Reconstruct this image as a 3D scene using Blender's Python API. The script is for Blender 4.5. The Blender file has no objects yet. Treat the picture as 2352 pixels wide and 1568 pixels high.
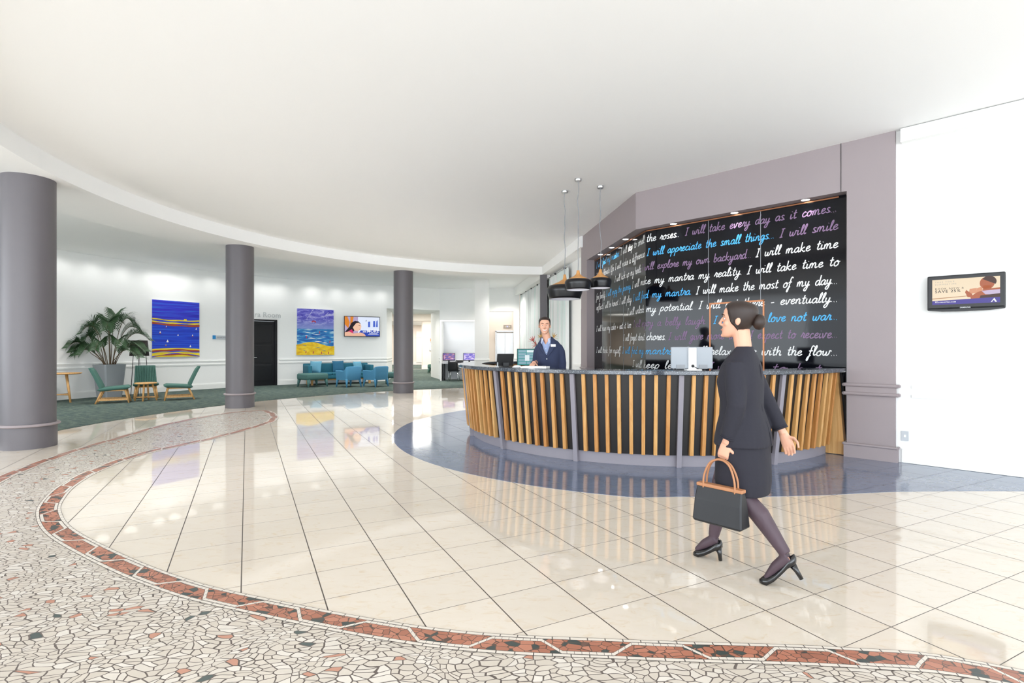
import bpy, bmesh, math, random
from mathutils import Vector, Matrix, noise as mnoise
R = math.radians
PI = math.pi
sin, cos, atan2, hypot, sqrt = math.sin, math.cos, math.atan2, math.hypot, math.sqrt
SC = bpy.context.scene
COL = SC.collection
random.seed(7)

# ------------------------------------------------------------------ camera, light, exposure
F_PX, CAM_H, HY = 1207.0, 1.4, 799.0          # focal length in pixels, eye height, horizon row (2352x1568 frame)
cam_d = bpy.data.cameras.new('camera')
cam_d.sensor_width = 36.0
cam_d.lens = 36.0 * F_PX / 2352.0
cam_d.shift_y = (HY - 784.0) / 2352.0
cam_d.clip_start, cam_d.clip_end = 0.05, 200
cam = bpy.data.objects.new('camera', cam_d)
COL.objects.link(cam)
cam.location = (0, 0, CAM_H)
cam.rotation_euler = (PI / 2, 0, 0)
SC.camera = cam

SC.view_settings.view_transform = 'Standard'
SC.view_settings.look = 'None'
SC.view_settings.gamma = 1
SC.view_settings.use_curve_mapping = False
SC.view_settings.exposure = 0.78

world = bpy.data.worlds.new('daylight')
SC.world = world
world.use_nodes = True
bgn = world.node_tree.nodes['Background']
bgn.inputs[0].default_value = (0.86, 0.935, 1.0, 1)
bgn.inputs[1].default_value = 1.9


def light(name, kind, loc, rot, energy, color=(1, 1, 1), parent=None, **kw):
    d = bpy.data.lights.new(name, kind)
    d.energy = energy
    d.color = color
    for k, v in kw.items():
        setattr(d, k, v)
    o = bpy.data.objects.new(name, d)
    COL.objects.link(o)
    o.location = loc
    o.rotation_euler = rot
    if parent:
        o.parent = parent
    return o


# daylight through the glazed entrance behind the viewer and an added fill panel on the left
light('entrance_daylight', 'AREA', (0.5, -9.0, 0.2), (R(96), 0, 0), 1050, (.86, .93, 1), shape='RECTANGLE', size=24, size_y=7)
light('side_fill', 'AREA', (-13.0, 2.0, 2.0), (R(90), 0, R(-80)), 160, (.87, .94, 1), shape='RECTANGLE', size=8, size_y=3.6)
# added fill spots just under the ceiling, without fixtures, to brighten the lobby
for _x, _y in ((-4.2, 5.6), (-1.6, 7.6), (-4.0, 9.6), (-1.2, 12.2), (-2.6, 14.2), (-.4, 14.3), (-3.6, 12.2)):
    light('lobby_fill', 'SPOT', (_x, _y, 4.04), (0, 0, 0), 250, (.9, .95, 1), spot_size=R(104), spot_blend=1.0, shadow_soft_size=.3)


# ------------------------------------------------------------------ helpers
def lin(h):
    h = h.lstrip('#')
    c = [int(h[i:i + 2], 16) / 255 for i in (0, 2, 4)]
    return tuple(x / 12.92 if x <= .04045 else ((x + .055) / 1.055) ** 2.4 for x in c)


class MB:
    """collects shapes, build() links them as ONE mesh object"""

    def __init__(s):
        s.v, s.f, s.mi, s.uv, s.m = [], [], [], {}, 0

    def add(s, verts, faces, uvs=None, M=None):
        o = len(s.v)
        for p in verts:
            s.v.append(tuple(M @ Vector(p)) if M else tuple(p))
        for i, fc in enumerate(faces):
            if uvs:
                s.uv[len(s.f)] = uvs[i]
            s.f.append([o + k for k in fc])
            s.mi.append(s.m)
        return s

    def box(s, c, d, rz=0, M=None, bev=0):
        x, y, z = [k / 2 for k in d]
        T = Matrix.Translation(c) @ Matrix.Rotation(rz, 4, 'Z')
        if M:
            T = M @ T
        if bev <= 0:
            V = [(-x, -y, -z), (x, -y, -z), (x, y, -z), (-x, y, -z), (-x, -y, z), (x, -y, z), (x, y, z), (-x, y, z)]
            Fc = [(0, 3, 2, 1), (4, 5, 6, 7), (0, 1, 5, 4), (1, 2, 6, 5), (2, 3, 7, 6), (3, 0, 4, 7)]
            return s.add(V, Fc, M=T)
        b = min(bev, x * .95, y * .95, z * .95)
        n = 4

        def rr(ix, iy, zz, ins):
            out = []
            rad = max(b - ins, 1e-4)
            hx, hy = x - ins, y - ins
            for cx, cy, a0 in ((hx - rad, hy - rad, 0), (-hx + rad, hy - rad, 90), (-hx + rad, -hy + rad, 180), (hx - rad, -hy + rad, 270)):
                for k in range(n):
                    a = R(a0 + 90 * k / (n - 1))
                    out.append((cx + rad * cos(a), cy + rad * sin(a), zz))
            return out
        rings = []
        for k in range(3):
            a = PI / 2 * k / 2
            rings.append(rr(0, 0, -z + b * (1 - sin(a)), b * (1 - cos(a)) * .98))
        for k in range(3):
            a = PI / 2 * (2 - k) / 2
            rings.append(rr(0, 0, z - b * (1 - sin(a)), b * (1 - cos(a)) * .98))
        # order bottom: inset ring first
        rings[0], rings[2] = rr(0, 0, -z, b * .98), rr(0, 0, -z + b, 0)
        rings[1] = rr(0, 0, -z + b * .3, b * .3)
        rings[3], rings[5] = rr(0, 0, z - b, 0), rr(0, 0, z, b * .98)
        rings[4] = rr(0, 0, z - b * .3, b * .3)
        return s.loft(rings, M=T)

    def loft(s, rings, caps=True, closed=True, M=None, uv=None):
        n = len(rings[0])
        V = [p for r in rings for p in r]
        Fc = []
        for i in range(len(rings) - 1):
            for j in range(n if closed else n - 1):
                k = (j + 1) % n
                Fc.append((i * n + j, i * n + k, (i + 1) * n + k, (i + 1) * n + j))
        if caps and closed:
            Fc.append(tuple(range(n - 1, -1, -1)))
            Fc.append(tuple((len(rings) - 1) * n + j for j in range(n)))
        return s.add(V, Fc, M=M)

    def tube(s, pts, rad, n=10, M=None, caps=True, ry=None, side=None):
        pts = [Vector(p) for p in pts]
        if not hasattr(rad, '__len__'):
            rad = [rad] * len(pts)
        if ry is not None and not hasattr(ry, '__len__'):
            ry = [ry] * len(pts)
        rings = []
        prev = None
        for i, p in enumerate(pts):
            t = (pts[min(i + 1, len(pts) - 1)] - pts[max(i - 1, 0)])
            t = t.normalized() if t.length > 1e-9 else Vector((0, 0, 1))
            if prev is None:
                a = Vector(side) if side else (Vector((1, 0, 0)) if abs(t.x) < .9 else Vector((0, 1, 0)))
            else:
                a = prev
            a = (a - t * a.dot(t)).normalized()
            b = t.cross(a)
            prev = a
            r2 = ry[i] if ry is not None else rad[i]
            rings.append([tuple(p + a * rad[i] * cos(2 * PI * k / n) + b * r2 * sin(2 * PI * k / n)) for k in range(n)])
        return s.loft(rings, caps=caps, M=M)

    def lathe(s, prof, n=32, c=(0, 0, 0), M=None, caps=False):
        rings = [[(c[0] + r * cos(2 * PI * k / n), c[1] + r * sin(2 * PI * k / n), c[2] + z) for k in range(n)] for r, z in prof]
        return s.loft(rings, caps=caps, M=M)

    def ell(s, c, r, n=16, m=10, M=None):
        rings = []
        for i in range(m + 1):
            a = -PI / 2 + PI * i / m
            q = max(cos(a), .01)
            rings.append([(c[0] + r[0] * q * cos(2 * PI * k / n), c[1] + r[1] * q * sin(2 * PI * k / n), c[2] + r[2] * sin(a)) for k in range(n)])
        return s.loft(rings, M=M)

    def prism(s, poly, z0, z1, M=None):
        n = len(poly)
        A = sum(poly[i][0] * poly[(i + 1) % n][1] - poly[(i + 1) % n][0] * poly[i][1] for i in range(n))
        if A < 0:
            poly = poly[::-1]
        V = [(x, y, z0) for x, y in poly] + [(x, y, z1) for x, y in poly]
        Fc = [tuple(range(n - 1, -1, -1)), tuple(range(n, 2 * n))]
        Fc += [(i, (i + 1) % n, n + (i + 1) % n, n + i) for i in range(n)]
        return s.add(V, Fc, M=M)

    def arc(s, c, r0, r1, a0, a1, z0, z1, n=48, ang=None):
        """solid ring segment, angles in degrees"""
        rings = []
        for i in range(n + 1):
            a = R(a0 + (a1 - a0) * i / n)
            ca, sa = (cos(a), sin(a)) if ang is None else ang(a)
            rings.append([(c[0] + r0 * ca, c[1] + r0 * sa, z0), (c[0] + r1 * ca, c[1] + r1 * sa, z0),
                          (c[0] + r1 * ca, c[1] + r1 * sa, z1), (c[0] + r0 * ca, c[1] + r0 * sa, z1)])
        return s.loft(rings)

    def build(s, name, mats, parent=None, smooth=False, auto=None, loc=None, rz=None):
        me = bpy.data.meshes.new(name)
        me.from_pydata(s.v, [], s.f)
        if not isinstance(mats, (list, tuple)):
            mats = [mats]
        for m in mats:
            me.materials.append(m)
        for p, i in zip(me.polygons, s.mi):
            p.material_index = min(i, len(mats) - 1)
        if s.uv:
            ul = me.uv_layers.new(name='UVMap')
            for fi, us in s.uv.items():
                for li, u in zip(me.polygons[fi].loop_indices, us):
                    ul.data[li].uv = u
        bm = bmesh.new()
        bm.from_mesh(me)
        bmesh.ops.recalc_face_normals(bm, faces=bm.faces)
        bm.to_mesh(me)
        bm.free()
        if smooth or auto:
            for p in me.polygons:
                p.use_smooth = True
            if auto:
                me.set_sharp_from_angle(angle=R(auto))
        o = bpy.data.objects.new(name, me)
        COL.objects.link(o)
        if parent:
            o.parent = parent
        if loc:
            o.location = loc
        if rz is not None:
            o.rotation_euler = (0, 0, rz)
        return o

    def fuse(s, voxel, it=4, dec=None):
        """turn the overlapping shapes into one continuous skin"""
        me = bpy.data.meshes.new('tmp')
        me.from_pydata(s.v, [], s.f)
        bm = bmesh.new()
        bm.from_mesh(me)
        bmesh.ops.recalc_face_normals(bm, faces=bm.faces)
        bm.to_mesh(me)
        bm.free()
        o = bpy.data.objects.new('tmp', me)
        COL.objects.link(o)
        r = o.modifiers.new('r', 'REMESH')
        r.mode = 'VOXEL'
        r.voxel_size = voxel
        k = o.modifiers.new('s', 'SMOOTH')
        k.factor = .5
        k.iterations = it
        if dec:
            d = o.modifiers.new('d', 'DECIMATE')
            d.ratio = dec
        dg = bpy.context.evaluated_depsgraph_get()
        dg.update()
        m2 = bpy.data.meshes.new_from_object(o.evaluated_get(dg))
        bpy.data.objects.remove(o)
        bpy.data.meshes.remove(me)
        for p in m2.polygons:
            p.use_smooth = True
        return m2


def mesh_obj(name, me, mats, parent=None, loc=None, rz=None):
    me.materials.clear()
    for m in (mats if isinstance(mats, (list, tuple)) else [mats]):
        me.materials.append(m)
    me.name = name
    o = bpy.data.objects.new(name, me)
    COL.objects.link(o)
    if parent:
        o.parent = parent
    if loc:
        o.location = loc
    if rz is not None:
        o.rotation_euler = (0, 0, rz)
    return o


def empty(name, label, cat, loc=(0, 0, 0), rz=0, group=None):
    o = bpy.data.objects.new(name, None)
    o.empty_display_size = .1
    COL.objects.link(o)
    o.location = loc
    o.rotation_euler = (0, 0, rz)
    return tag(o, label, cat, group)


def tag(o, label, cat, group=None):
    o['label'] = label
    o['category'] = cat
    if group:
        o['group'] = group
    return o


def lab(o, label):
    o['label'] = label
    return o


def struct(o, label=None, cat=None):
    o['kind'] = 'structure'
    if label:
        o['label'] = label
    if cat:
        o['category'] = cat
    return o


def copy_tree(o, parent=None, label=None):
    c = o.copy()
    COL.objects.link(c)
    if parent:
        c.parent = parent
    for ch in list(o.children):
        copy_tree(ch, c)
    if label:
        c['label'] = label
    return c


# ---- materials
class NT:
    def __init__(s, name):
        s.m = bpy.data.materials.new(name)
        s.m.use_nodes = True
        s.t = s.m.node_tree
        s.n = s.t.nodes
        s.b = s.n['Principled BSDF']

    def node(s, typ, **kw):
        x = s.n.new(typ)
        for k, v in kw.items():
            setattr(x, k, v)
        return x

    def link(s, a, b):
        s.t.links.new(a, b)

    def val(s, sock, v):
        if isinstance(v, bpy.types.NodeSocket):
            s.link(v, sock)
        else:
            sock.default_value = v

    def math(s, op, a, b=0, c=None):
        x = s.node('ShaderNodeMath', operation=op)
        s.val(x.inputs[0], a)
        s.val(x.inputs[1], b)
        if c is not None:
            s.val(x.inputs[2], c)
        return x.outputs[0]

    def mix(s, fac, a, b):
        x = s.node('ShaderNodeMix', data_type='RGBA')
        s.val(x.inputs[0], fac)
        for i, v in ((6, a), (7, b)):
            if isinstance(v, bpy.types.NodeSocket):
                s.link(v, x.inputs[i])
            else:
                x.inputs[i].default_value = (*v[:3], 1)
        return x.outputs[2]

    def coord(s, which='Object'):
        return s.node('ShaderNodeTexCoord').outputs[which]

    def mapping(s, vec, scale=(1, 1, 1), rot=(0, 0, 0), loc=(0, 0, 0)):
        x = s.node('ShaderNodeMapping')
        s.link(vec, x.inputs[0])
        x.inputs['Scale'].default_value = scale
        x.inputs['Rotation'].default_value = rot
        x.inputs['Location'].default_value = loc
        return x.outputs[0]

    def noise(s, vec, scale, detail=4, rough=.55, dist=0):
        x = s.node('ShaderNodeTexNoise')
        s.link(vec, x.inputs['Vector'])
        x.inputs['Scale'].default_value = scale
        x.inputs['Detail'].default_value = detail
        x.inputs['Roughness'].default_value = rough
        x.inputs['Distortion'].default_value = dist
        return x.outputs[0]

    def voro(s, vec, scale, feature='F1', rnd=1):
        x = s.node('ShaderNodeTexVoronoi', feature=feature)
        s.link(vec, x.inputs['Vector'])
        x.inputs['Scale'].default_value = scale
        x.inputs['Randomness'].default_value = rnd
        return x

    def ramp(s, fac, stops, interp='LINEAR'):
        x = s.node('ShaderNodeValToRGB')
        x.color_ramp.interpolation = interp
        e = x.color_ramp.elements
        while len(e) < len(stops):
            e.new(.5)
        for k, (p, c) in zip(e, stops):
            k.position = p
            k.color = (*c[:3], 1)
        s.val(x.inputs[0], fac)
        return x.outputs[0]

    def sep(s, vec):
        x = s.node('ShaderNodeSeparateXYZ')
        s.link(vec, x.inputs[0])
        return x.outputs

    def comb(s, x, y, z=0):
        c = s.node('ShaderNodeCombineXYZ')
        s.val(c.inputs[0], x)
        s.val(c.inputs[1], y)
        s.val(c.inputs[2], z)
        return c.outputs[0]

    def sstep(s, x, lo, hi):
        k = s.node('ShaderNodeMapRange', interpolation_type='SMOOTHSTEP')
        s.val(k.inputs[0], x)
        k.inputs[1].default_value = lo
        k.inputs[2].default_value = hi
        return k.outputs[0]

    def bump(s, h, strength=.2, dist=.01):
        x = s.node('ShaderNodeBump')
        x.inputs['Strength'].default_value = strength
        x.inputs['Distance'].default_value = dist
        s.link(h, x.inputs['Height'])
        s.link(x.outputs[0], s.b.inputs['Normal'])

    def out(s, col=None, rough=None, metal=None, spec=None):
        if col is not None:
            s.val(s.b.inputs['Base Color'], (*col[:3], 1) if isinstance(col, tuple) else col)
        if rough is not None:
            s.val(s.b.inputs['Roughness'], rough)
        if metal is not None:
            s.b.inputs['Metallic'].default_value = metal
        if spec is not None:
            s.b.inputs['Specular IOR Level'].default_value = spec
        return s.m


def plain(name, hexc, rough=.6, metal=0, spec=.5, var=.06, scale=9, bump=0):
    t = NT(name)
    c = lin(hexc) if isinstance(hexc, str) else hexc
    n = t.noise(t.coord(), scale, 3)
    a = tuple(max(0, k * (1 - var)) for k in c)
    b = tuple(min(1, k * (1 + var)) for k in c)
    if bump:
        n2 = t.noise(t.coord(), scale * 14, 2)
        t.bump(n2, bump, .004)
    return t.out(t.mix(n, a, b), rough, metal, spec)


def emis(name, hexc, strength=1.0):
    t = NT(name)
    c = lin(hexc) if isinstance(hexc, str) else hexc
    t.out((0, 0, 0), .3, spec=.3)
    t.b.inputs['Emission Color'].default_value = (*c, 1)
    t.b.inputs['Emission Strength'].default_value = strength
    return t.m


def wood(name, c0, c1, scale=1.0, axis='Z', rough=.45, vary=False):
    t = NT(name)
    sc = {'X': (2, 40, 40), 'Y': (40, 2, 40), 'Z': (40, 40, 2)}[axis]
    v = t.mapping(t.coord(), tuple(k * scale for k in sc))
    if vary:
        oi = t.node('ShaderNodeObjectInfo')
        off = t.math('MULTIPLY', oi.outputs['Random'], 37)
        ad = t.node('ShaderNodeVectorMath', operation='ADD')
        t.link(v, ad.inputs[0])
        t.link(t.comb(off, off, off), ad.inputs[1])
        v = ad.outputs[0]
    n = t.noise(v, 1, 4, .6, .6)
    col = t.ramp(n, [(.25, lin(c0)), (.75, lin(c1))])
    if vary:
        tint = t.ramp(oi.outputs['Random'], [(0, (1, 1, 1)), (.45, (.97, .93, .88)), (.75, (.86, .72, .6)), (1, (.8, .62, .48))])
        x = t.node('ShaderNodeMix', data_type='RGBA', blend_type='MULTIPLY')
        x.inputs[0].default_value = 1
        t.link(col, x.inputs[6])
        t.link(tint, x.inputs[7])
        col = x.outputs[2]
    t.bump(n, .08, .002)
    return t.out(col, rough)


M = {}
M['white'] = plain('white_paint', '#f5f5f3', .7, var=.01)
M['ceil'] = plain('ceiling_paint', '#fafaf9', .8, var=.006, scale=2)
M['trimw'] = plain('white_gloss_trim', '#f4f4f1', .45, var=.01)
M['peach'] = plain('warm_white_paint', '#f6ece2', .7, var=.01)
M['greige'] = plain('mauve_grey_paint', '#9d9294', .55, var=.02, scale=3)
M['column'] = plain('column_grey_paint', '#686468', .42, var=.03, scale=5, bump=.05)
M['post'] = plain('post_grey_paint', '#8f8a92', .5, var=.03)
M['black'] = plain('black_laminate', '#16161a', .35, var=.15)
M['darkpanel'] = plain('near_black_board', '#1c1918', .4, var=.25, scale=6)
M['blackmetal'] = plain('black_lacquer', '#121216', .28, var=.1)
M['steel'] = plain('brushed_steel', '#c9c9c9', .3, metal=1, var=.05)
M['chrome'] = plain('chrome', '#dddddd', .12, metal=1, var=.02)
M['copper'] = plain('copper_trim', '#a9714f', .35, metal=.7, var=.05)
M['oak'] = wood('oak', '#b98548', '#dcae72', axis='Z', rough=.5)
M['oakx'] = wood('oak_flat', '#b98548', '#dcae72', axis='X', rough=.5)
M['slat'] = wood('mixed_hardwood', '#c28a4a', '#e2b678', axis='Z', rough=.4, vary=True)
M['teak'] = wood('pendant_timber', '#c98a4c', '#e0a868', scale=.6, axis='Z', rough=.45)
M['green'] = plain('green_wool', '#44695f', .9, var=.1, scale=30, bump=.15)
M['teal'] = plain('teal_wool', '#25687c', .9, var=.1, scale=30, bump=.15)
M['teald'] = plain('deep_teal_wool', '#2a6484', .9, var=.1, scale=30, bump=.15)
M['blue'] = plain('sky_blue_wool', '#4a88ab', .9, var=.08, scale=30, bump=.15)
M['ice'] = plain('pale_blue_wool', '#6aa5be', .9, var=.08, scale=30, bump=.15)
M['sage'] = plain('sage_green_wool', '#4b716d', .9, var=.08, scale=30, bump=.15)
M['potgrey'] = plain('satin_grey_pot', '#8f9498', .3, var=.04, spec=.6)
M['leaf'] = plain('palm_leaf', '#2c4a2a', .5, var=.35, scale=5)
M['stem'] = plain('palm_stem', '#5b4a35', .7, var=.3)
M['soil'] = plain('dark_soil', '#33271f', .95, var=.4, scale=40)
M['shade'] = plain('dark_brown_shade', '#2f2426', .6, var=.1)
M['dark'] = plain('dark_plastic', '#1b1b1d', .4, var=.1)
M['grey'] = plain('mid_grey_plastic', '#8d9094', .4, var=.05)
M['silver'] = plain('silver_plastic', '#c3c7cb', .35, var=.03)
M['liftplate'] = plain('bronze_plate', '#a39a90', .4, var=.03)
M['paper'] = plain('white_paper', '#fbfbfa', .8, var=.01)
M['textgrey'] = plain('pale_grey_letter', '#c6c8c8', .5, var=.01)
M['skin'] = plain('skin', '#dba58a', .5, var=.05, scale=14)
M['hairb'] = plain('dark_brown_hair', '#2b1d17', .5, var=.3, scale=40)
M['navy'] = plain('navy_suit_wool', '#2c3450', .85, var=.1, scale=60, bump=.1)
M['navyd'] = plain('dark_navy_suit_wool', '#23222c', .85, var=.12, scale=60, bump=.1)
M['shirt'] = plain('blue_check_shirt', '#8f9fc4', .8, var=.12, scale=60)
M['collar'] = plain('pale_shirt_collar', '#c3cde6', .8, var=.05)
M['eyew'] = plain('eye_white', '#f3f1ee', .3, var=.01)
M['eyed'] = plain('dark_iris', '#2a1b14', .2, var=.1)
M['lip'] = plain('lip', '#c07a6c', .5, var=.03)
M['patent'] = plain('black_patent_leather', '#0d0d11', .12, var=.1, spec=.7)
M['leather'] = plain('black_leather', '#15161b', .45, var=.15)
M['tan'] = plain('tan_leather', '#b07a55', .5, var=.1)
M['hose'] = plain('sheer_dark_stocking', '#4c3b44', .55, var=.1)


def tile_mat():
    pass
def fp(px, py, z=0.0):
    """a point of the place seen at that pixel of the photograph, at height z"""
    Y = F_PX * (CAM_H - z) / (py - HY)
    return ((px - 1176) / F_PX * Y, Y)


def crom(pts, n=8, closed=False):
    out = []
    L = len(pts)
    for i in range(L - 1):
        p0, p1, p2, p3 = pts[max(i - 1, 0)], pts[i], pts[i + 1], pts[min(i + 2, L - 1)]
        for k in range(n):
            t = k / n
            out.append(tuple(.5 * ((2 * b) + (-a + c) * t + (2 * a - 5 * b + 4 * c - d) * t * t + (-a + 3 * b - 3 * c + d) * t ** 3)
                             for a, b, c, d in zip(p0, p1, p2, p3)))
    out.append(tuple(pts[-1]))
    return out


# ------------------------------------------------------------------ floor materials
UDIR, VDIR = (-.4505, .8928), (.8928, .4505)
U0, US, V0, VS = 1.498, .3962, 1.221, .4168


def tile_material(name, ca, cb, stain, grout, rough, streak=False, gw=(.0032, .0062)):
    t = NT(name)
    co = t.coord()
    x, y, _ = t.sep(co)
    u = t.math('ADD', t.math('MULTIPLY', x, UDIR[0]), t.math('MULTIPLY', y, UDIR[1]))
    v = t.math('ADD', t.math('MULTIPLY', x, VDIR[0]), t.math('MULTIPLY', y, VDIR[1]))
    uu = t.math('DIVIDE', t.math('SUBTRACT', u, U0), US)
    vv = t.math('DIVIDE', t.math('SUBTRACT', v, V0), VS)

    def dist(q, size):
        f = t.math('SUBTRACT', q, t.math('FLOOR', q))
        d = t.math('SUBTRACT', .5, t.math('ABSOLUTE', t.math('SUBTRACT', f, .5)))
        return t.math('MULTIPLY', d, size)
    g1 = t.math('LESS_THAN', dist(uu, US), gw[0] / 2 + .0004)
    g2 = t.math('LESS_THAN', dist(vv, VS), gw[1] / 2 + .0004)
    g = t.math('MAXIMUM', g1, g2)
    cell = t.comb(t.math('FLOOR', uu), t.math('FLOOR', vv), 0)
    wn = t.node('ShaderNodeTexWhiteNoise', noise_dimensions='2D')
    t.link(cell, wn.inputs['Vector'])
    # every tile has its own patch of stone
    off = t.node('ShaderNodeVectorMath', operation='SCALE')
    t.link(wn.outputs['Color'], off.inputs[0])
    off.inputs['Scale'].default_value = 30
    ad = t.node('ShaderNodeVectorMath', operation='ADD')
    t.link(t.mapping(co, (1, 3.2, 1) if streak else (1, 2, 1), (0, 0, R(26))), ad.inputs[0])
    t.link(off.outputs[0], ad.inputs[1])
    n = t.noise(ad.outputs[0], 2.6, 6, .6, .4)
    n2 = t.noise(ad.outputs[0], 9, 5, .65, 1.2)
    col = t.mix(n, ca, cb)
    col = t.mix(t.math('MULTIPLY', t.sstep(n2, .52, .74), .75 if streak else .55), col, stain)
    col = t.mix(g, col, grout)
    tone = t.math('ADD', .97, t.math('MULTIPLY', wn.outputs['Value'], .05))
    hs = t.node('ShaderNodeHueSaturation')
    t.link(col, hs.inputs['Color'])
    t.link(tone, hs.inputs['Value'])
    rg = t.math('ADD', rough, t.math('MULTIPLY', g, .5))
    t.bump(t.math('SUBTRACT', 1, g), .12, .002)
    t.b.inputs['IOR'].default_value = 1.7
    return t.out(hs.outputs[0], rg, spec=.6)


M['cream'] = tile_material('cream_polished_tile', lin('#e6dccf'), lin('#dfd1bf'), lin('#d8bf9c'), lin('#4a4038'), .035)
M['slate'] = tile_material('slate_tile', lin('#79839a'), lin('#687289'), lin('#4d576c'), lin('#41454e'), .10, True, (.0045, .0045))


def mosaic_material():
    t = NT('broken_marble_mosaic')
    co = t.coord()
    dn = t.node('ShaderNodeTexNoise')
    t.link(co, dn.inputs['Vector'])
    dn.inputs['Scale'].default_value = 3
    w = t.node('ShaderNodeVectorMath', operation='SCALE')
    t.link(dn.outputs['Color'], w.inputs[0])
    w.inputs['Scale'].default_value = .25
    ad = t.node('ShaderNodeVectorMath', operation='ADD')
    t.link(t.mapping(co, (.95, 1.5, 1), (0, 0, R(-18))), ad.inputs[0])
    t.link(w.outputs[0], ad.inputs[1])
    v1 = t.voro(ad.outputs[0], 20.5)
    v1.voronoi_dimensions = '2D'
    v2 = t.voro(ad.outputs[0], 20.5, 'DISTANCE_TO_EDGE')
    v2.voronoi_dimensions = '2D'
    sp = t.node('ShaderNodeSeparateColor')
    t.link(v1.outputs['Color'], sp.inputs[0])
    base = t.ramp(sp.outputs[0], [(0, lin('#d8cec1')), (.5, lin('#cdc3b6')), (1, lin('#e4ddd3'))])
    sel = t.ramp(sp.outputs[1], [(0, lin('#c4907a')), (.02, lin('#56605d')), (.03, (1, 1, 1))], 'CONSTANT')
    isel = t.math('LESS_THAN', sp.outputs[1], .03)
    fine = t.noise(co, 60, 3)
    base = t.mix(t.math('MULTIPLY', fine, .18), base, lin('#c9b8a4'))
    col = t.mix(isel, base, sel)
    gw = t.math('ADD', .02, t.math('MULTIPLY', t.noise(co, 7, 2), .085))
    g = t.math('LESS_THAN', v2.outputs['Distance'], gw)
    gcol = t.mix(t.noise(co, 4), lin('#4d4540'), lin('#776b65'))
    col = t.mix(g, col, gcol)
    t.bump(t.math('SUBTRACT', 1, g), .25, .002)
    return t.out(col, t.math('ADD', .22, t.math('MULTIPLY', g, .5)), spec=.5)


M['mosaic'] = mosaic_material()


def border_material():
    t = NT('rust_mosaic_border')
    u, v, _ = t.sep(t.node('ShaderNodeUVMap').outputs[0])   # metres along and across the band
    W = .165
    ph = t.math('MULTIPLY', u, 2 * PI / .66)
    vc = t.math('MULTIPLY', t.math('MAXIMUM', t.math('MINIMUM', t.math('MULTIPLY', t.math('SINE', ph), 2.2), 1), -1), .048)
    vm = t.math('SUBTRACT', v, W / 2)
    dist = t.math('ABSOLUTE', t.math('SUBTRACT', vm, vc))
    av = t.math('ABSOLUTE', vm)
    edge = t.math('GREATER_THAN', av, W / 2 - .024)
    white = t.math('MAXIMUM', edge, t.math('LESS_THAN', dist, .0125))
    vec = t.comb(u, t.math('MULTIPLY', v, 1.2), 0)
    v1 = t.voro(vec, 21)
    v2 = t.voro(vec, 21, 'DISTANCE_TO_EDGE')
    sp = t.node('ShaderNodeSeparateColor')
    t.link(v1.outputs['Color'], sp.inputs[0])
    rust = t.ramp(sp.outputs[0], [(0, lin('#a76a53')), (.5, lin('#bd7f67')), (.84, lin('#9c634e')), (.86, lin('#3d4745')), (1, lin('#46504d'))])
    rust = t.mix(t.math('LESS_THAN', v2.outputs['Distance'], .035), rust, lin('#5d4a40'))
    fr = t.math('FRACT', t.math('DIVIDE', u, t.math('ADD', .034, t.math('MULTIPLY', edge, .05))))
    jt = t.math('MULTIPLY', t.math('LESS_THAN', fr, .07), 1)
    wc = t.mix(jt, lin('#ded5c9'), lin('#6d6660'))
    col = t.mix(white, rust, wc)
    line = t.math('LESS_THAN', t.math('ABSOLUTE', t.math('SUBTRACT', av, W / 2 - .024)), .0018)
    line2 = t.math('LESS_THAN', t.math('ABSOLUTE', t.math('SUBTRACT', dist, .0125)), .0016)
    line3 = t.math('GREATER_THAN', av, W / 2 - .0028)
    ln = t.math('MAXIMUM', line, t.math('MAXIMUM', line2, line3))
    col = t.mix(ln, col, lin('#5a524c'))
    return t.out(col, .3, spec=.5)


M['border'] = border_material()


def carpet_material():
    t = NT('striped_green_carpet')
    co = t.coord()
    a = t.noise(t.mapping(co, (5, 38, 1), (0, 0, R(14))), 1, 3, .7, .3)
    b = t.noise(t.mapping(co, (2.2, 20, 1), (0, 0, R(-6)), (3, 5, 0)), 1, 3, .6)
    col = t.ramp(a, [(.3, lin('#2c3a3b')), (.45, lin('#414f4e')), (.53, lin('#56645e')), (.6, lin('#7c8573')), (.68, lin('#4a5a58')), (.78, lin('#334346'))])
    col = t.mix(t.sstep(b, .5, .7), col, lin('#3f4f53'))
    t.bump(t.noise(co, 160, 2), .4, .004)
    return t.out(col, .95, spec=.1)


M['carpet'] = carpet_material()

# ------------------------------------------------------------------ floor
mb = MB()
mb.prism([(-19, -4.5), (16, -4.5), (16, 45), (-19, 45)], -.15, 0)
struct(mb.build('floor', M['cream']), 'cream polished stone tile floor of the lobby', 'floor')

edge_px = [(2287, 1527), (1931, 1487), (1450, 1470), (1000, 1443), (562, 1364), (400, 1320), (266, 1265.6), (168, 1213), (141, 1173),
           (149, 1145), (179, 1113), (238.6, 1079), (345, 1040.6), (498.5, 1006.5), (596, 980), (630, 968), (640, 957), (628, 946.5), (602, 942),
           (511, 949), (383.5, 972.4), (272.7, 1002.3), (140.6, 1040.6), (0, 1091.7)]
edge = [(7, -2.5), (4.6, .6), (3.2, 1.7)] + [fp(*p) for p in edge_px] + [(-5.0, 4.4), (-4.6, 2.4), (-4.6, 0), (-5.2, -2.5)]
edge = crom(edge, 10)
mb = MB()
mb.prism(edge, .0, .002)
struct(mb.build('floor_mosaic', M['mosaic']), 'crazy-paved pale marble mosaic curving round the tiles', 'floor')
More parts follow.
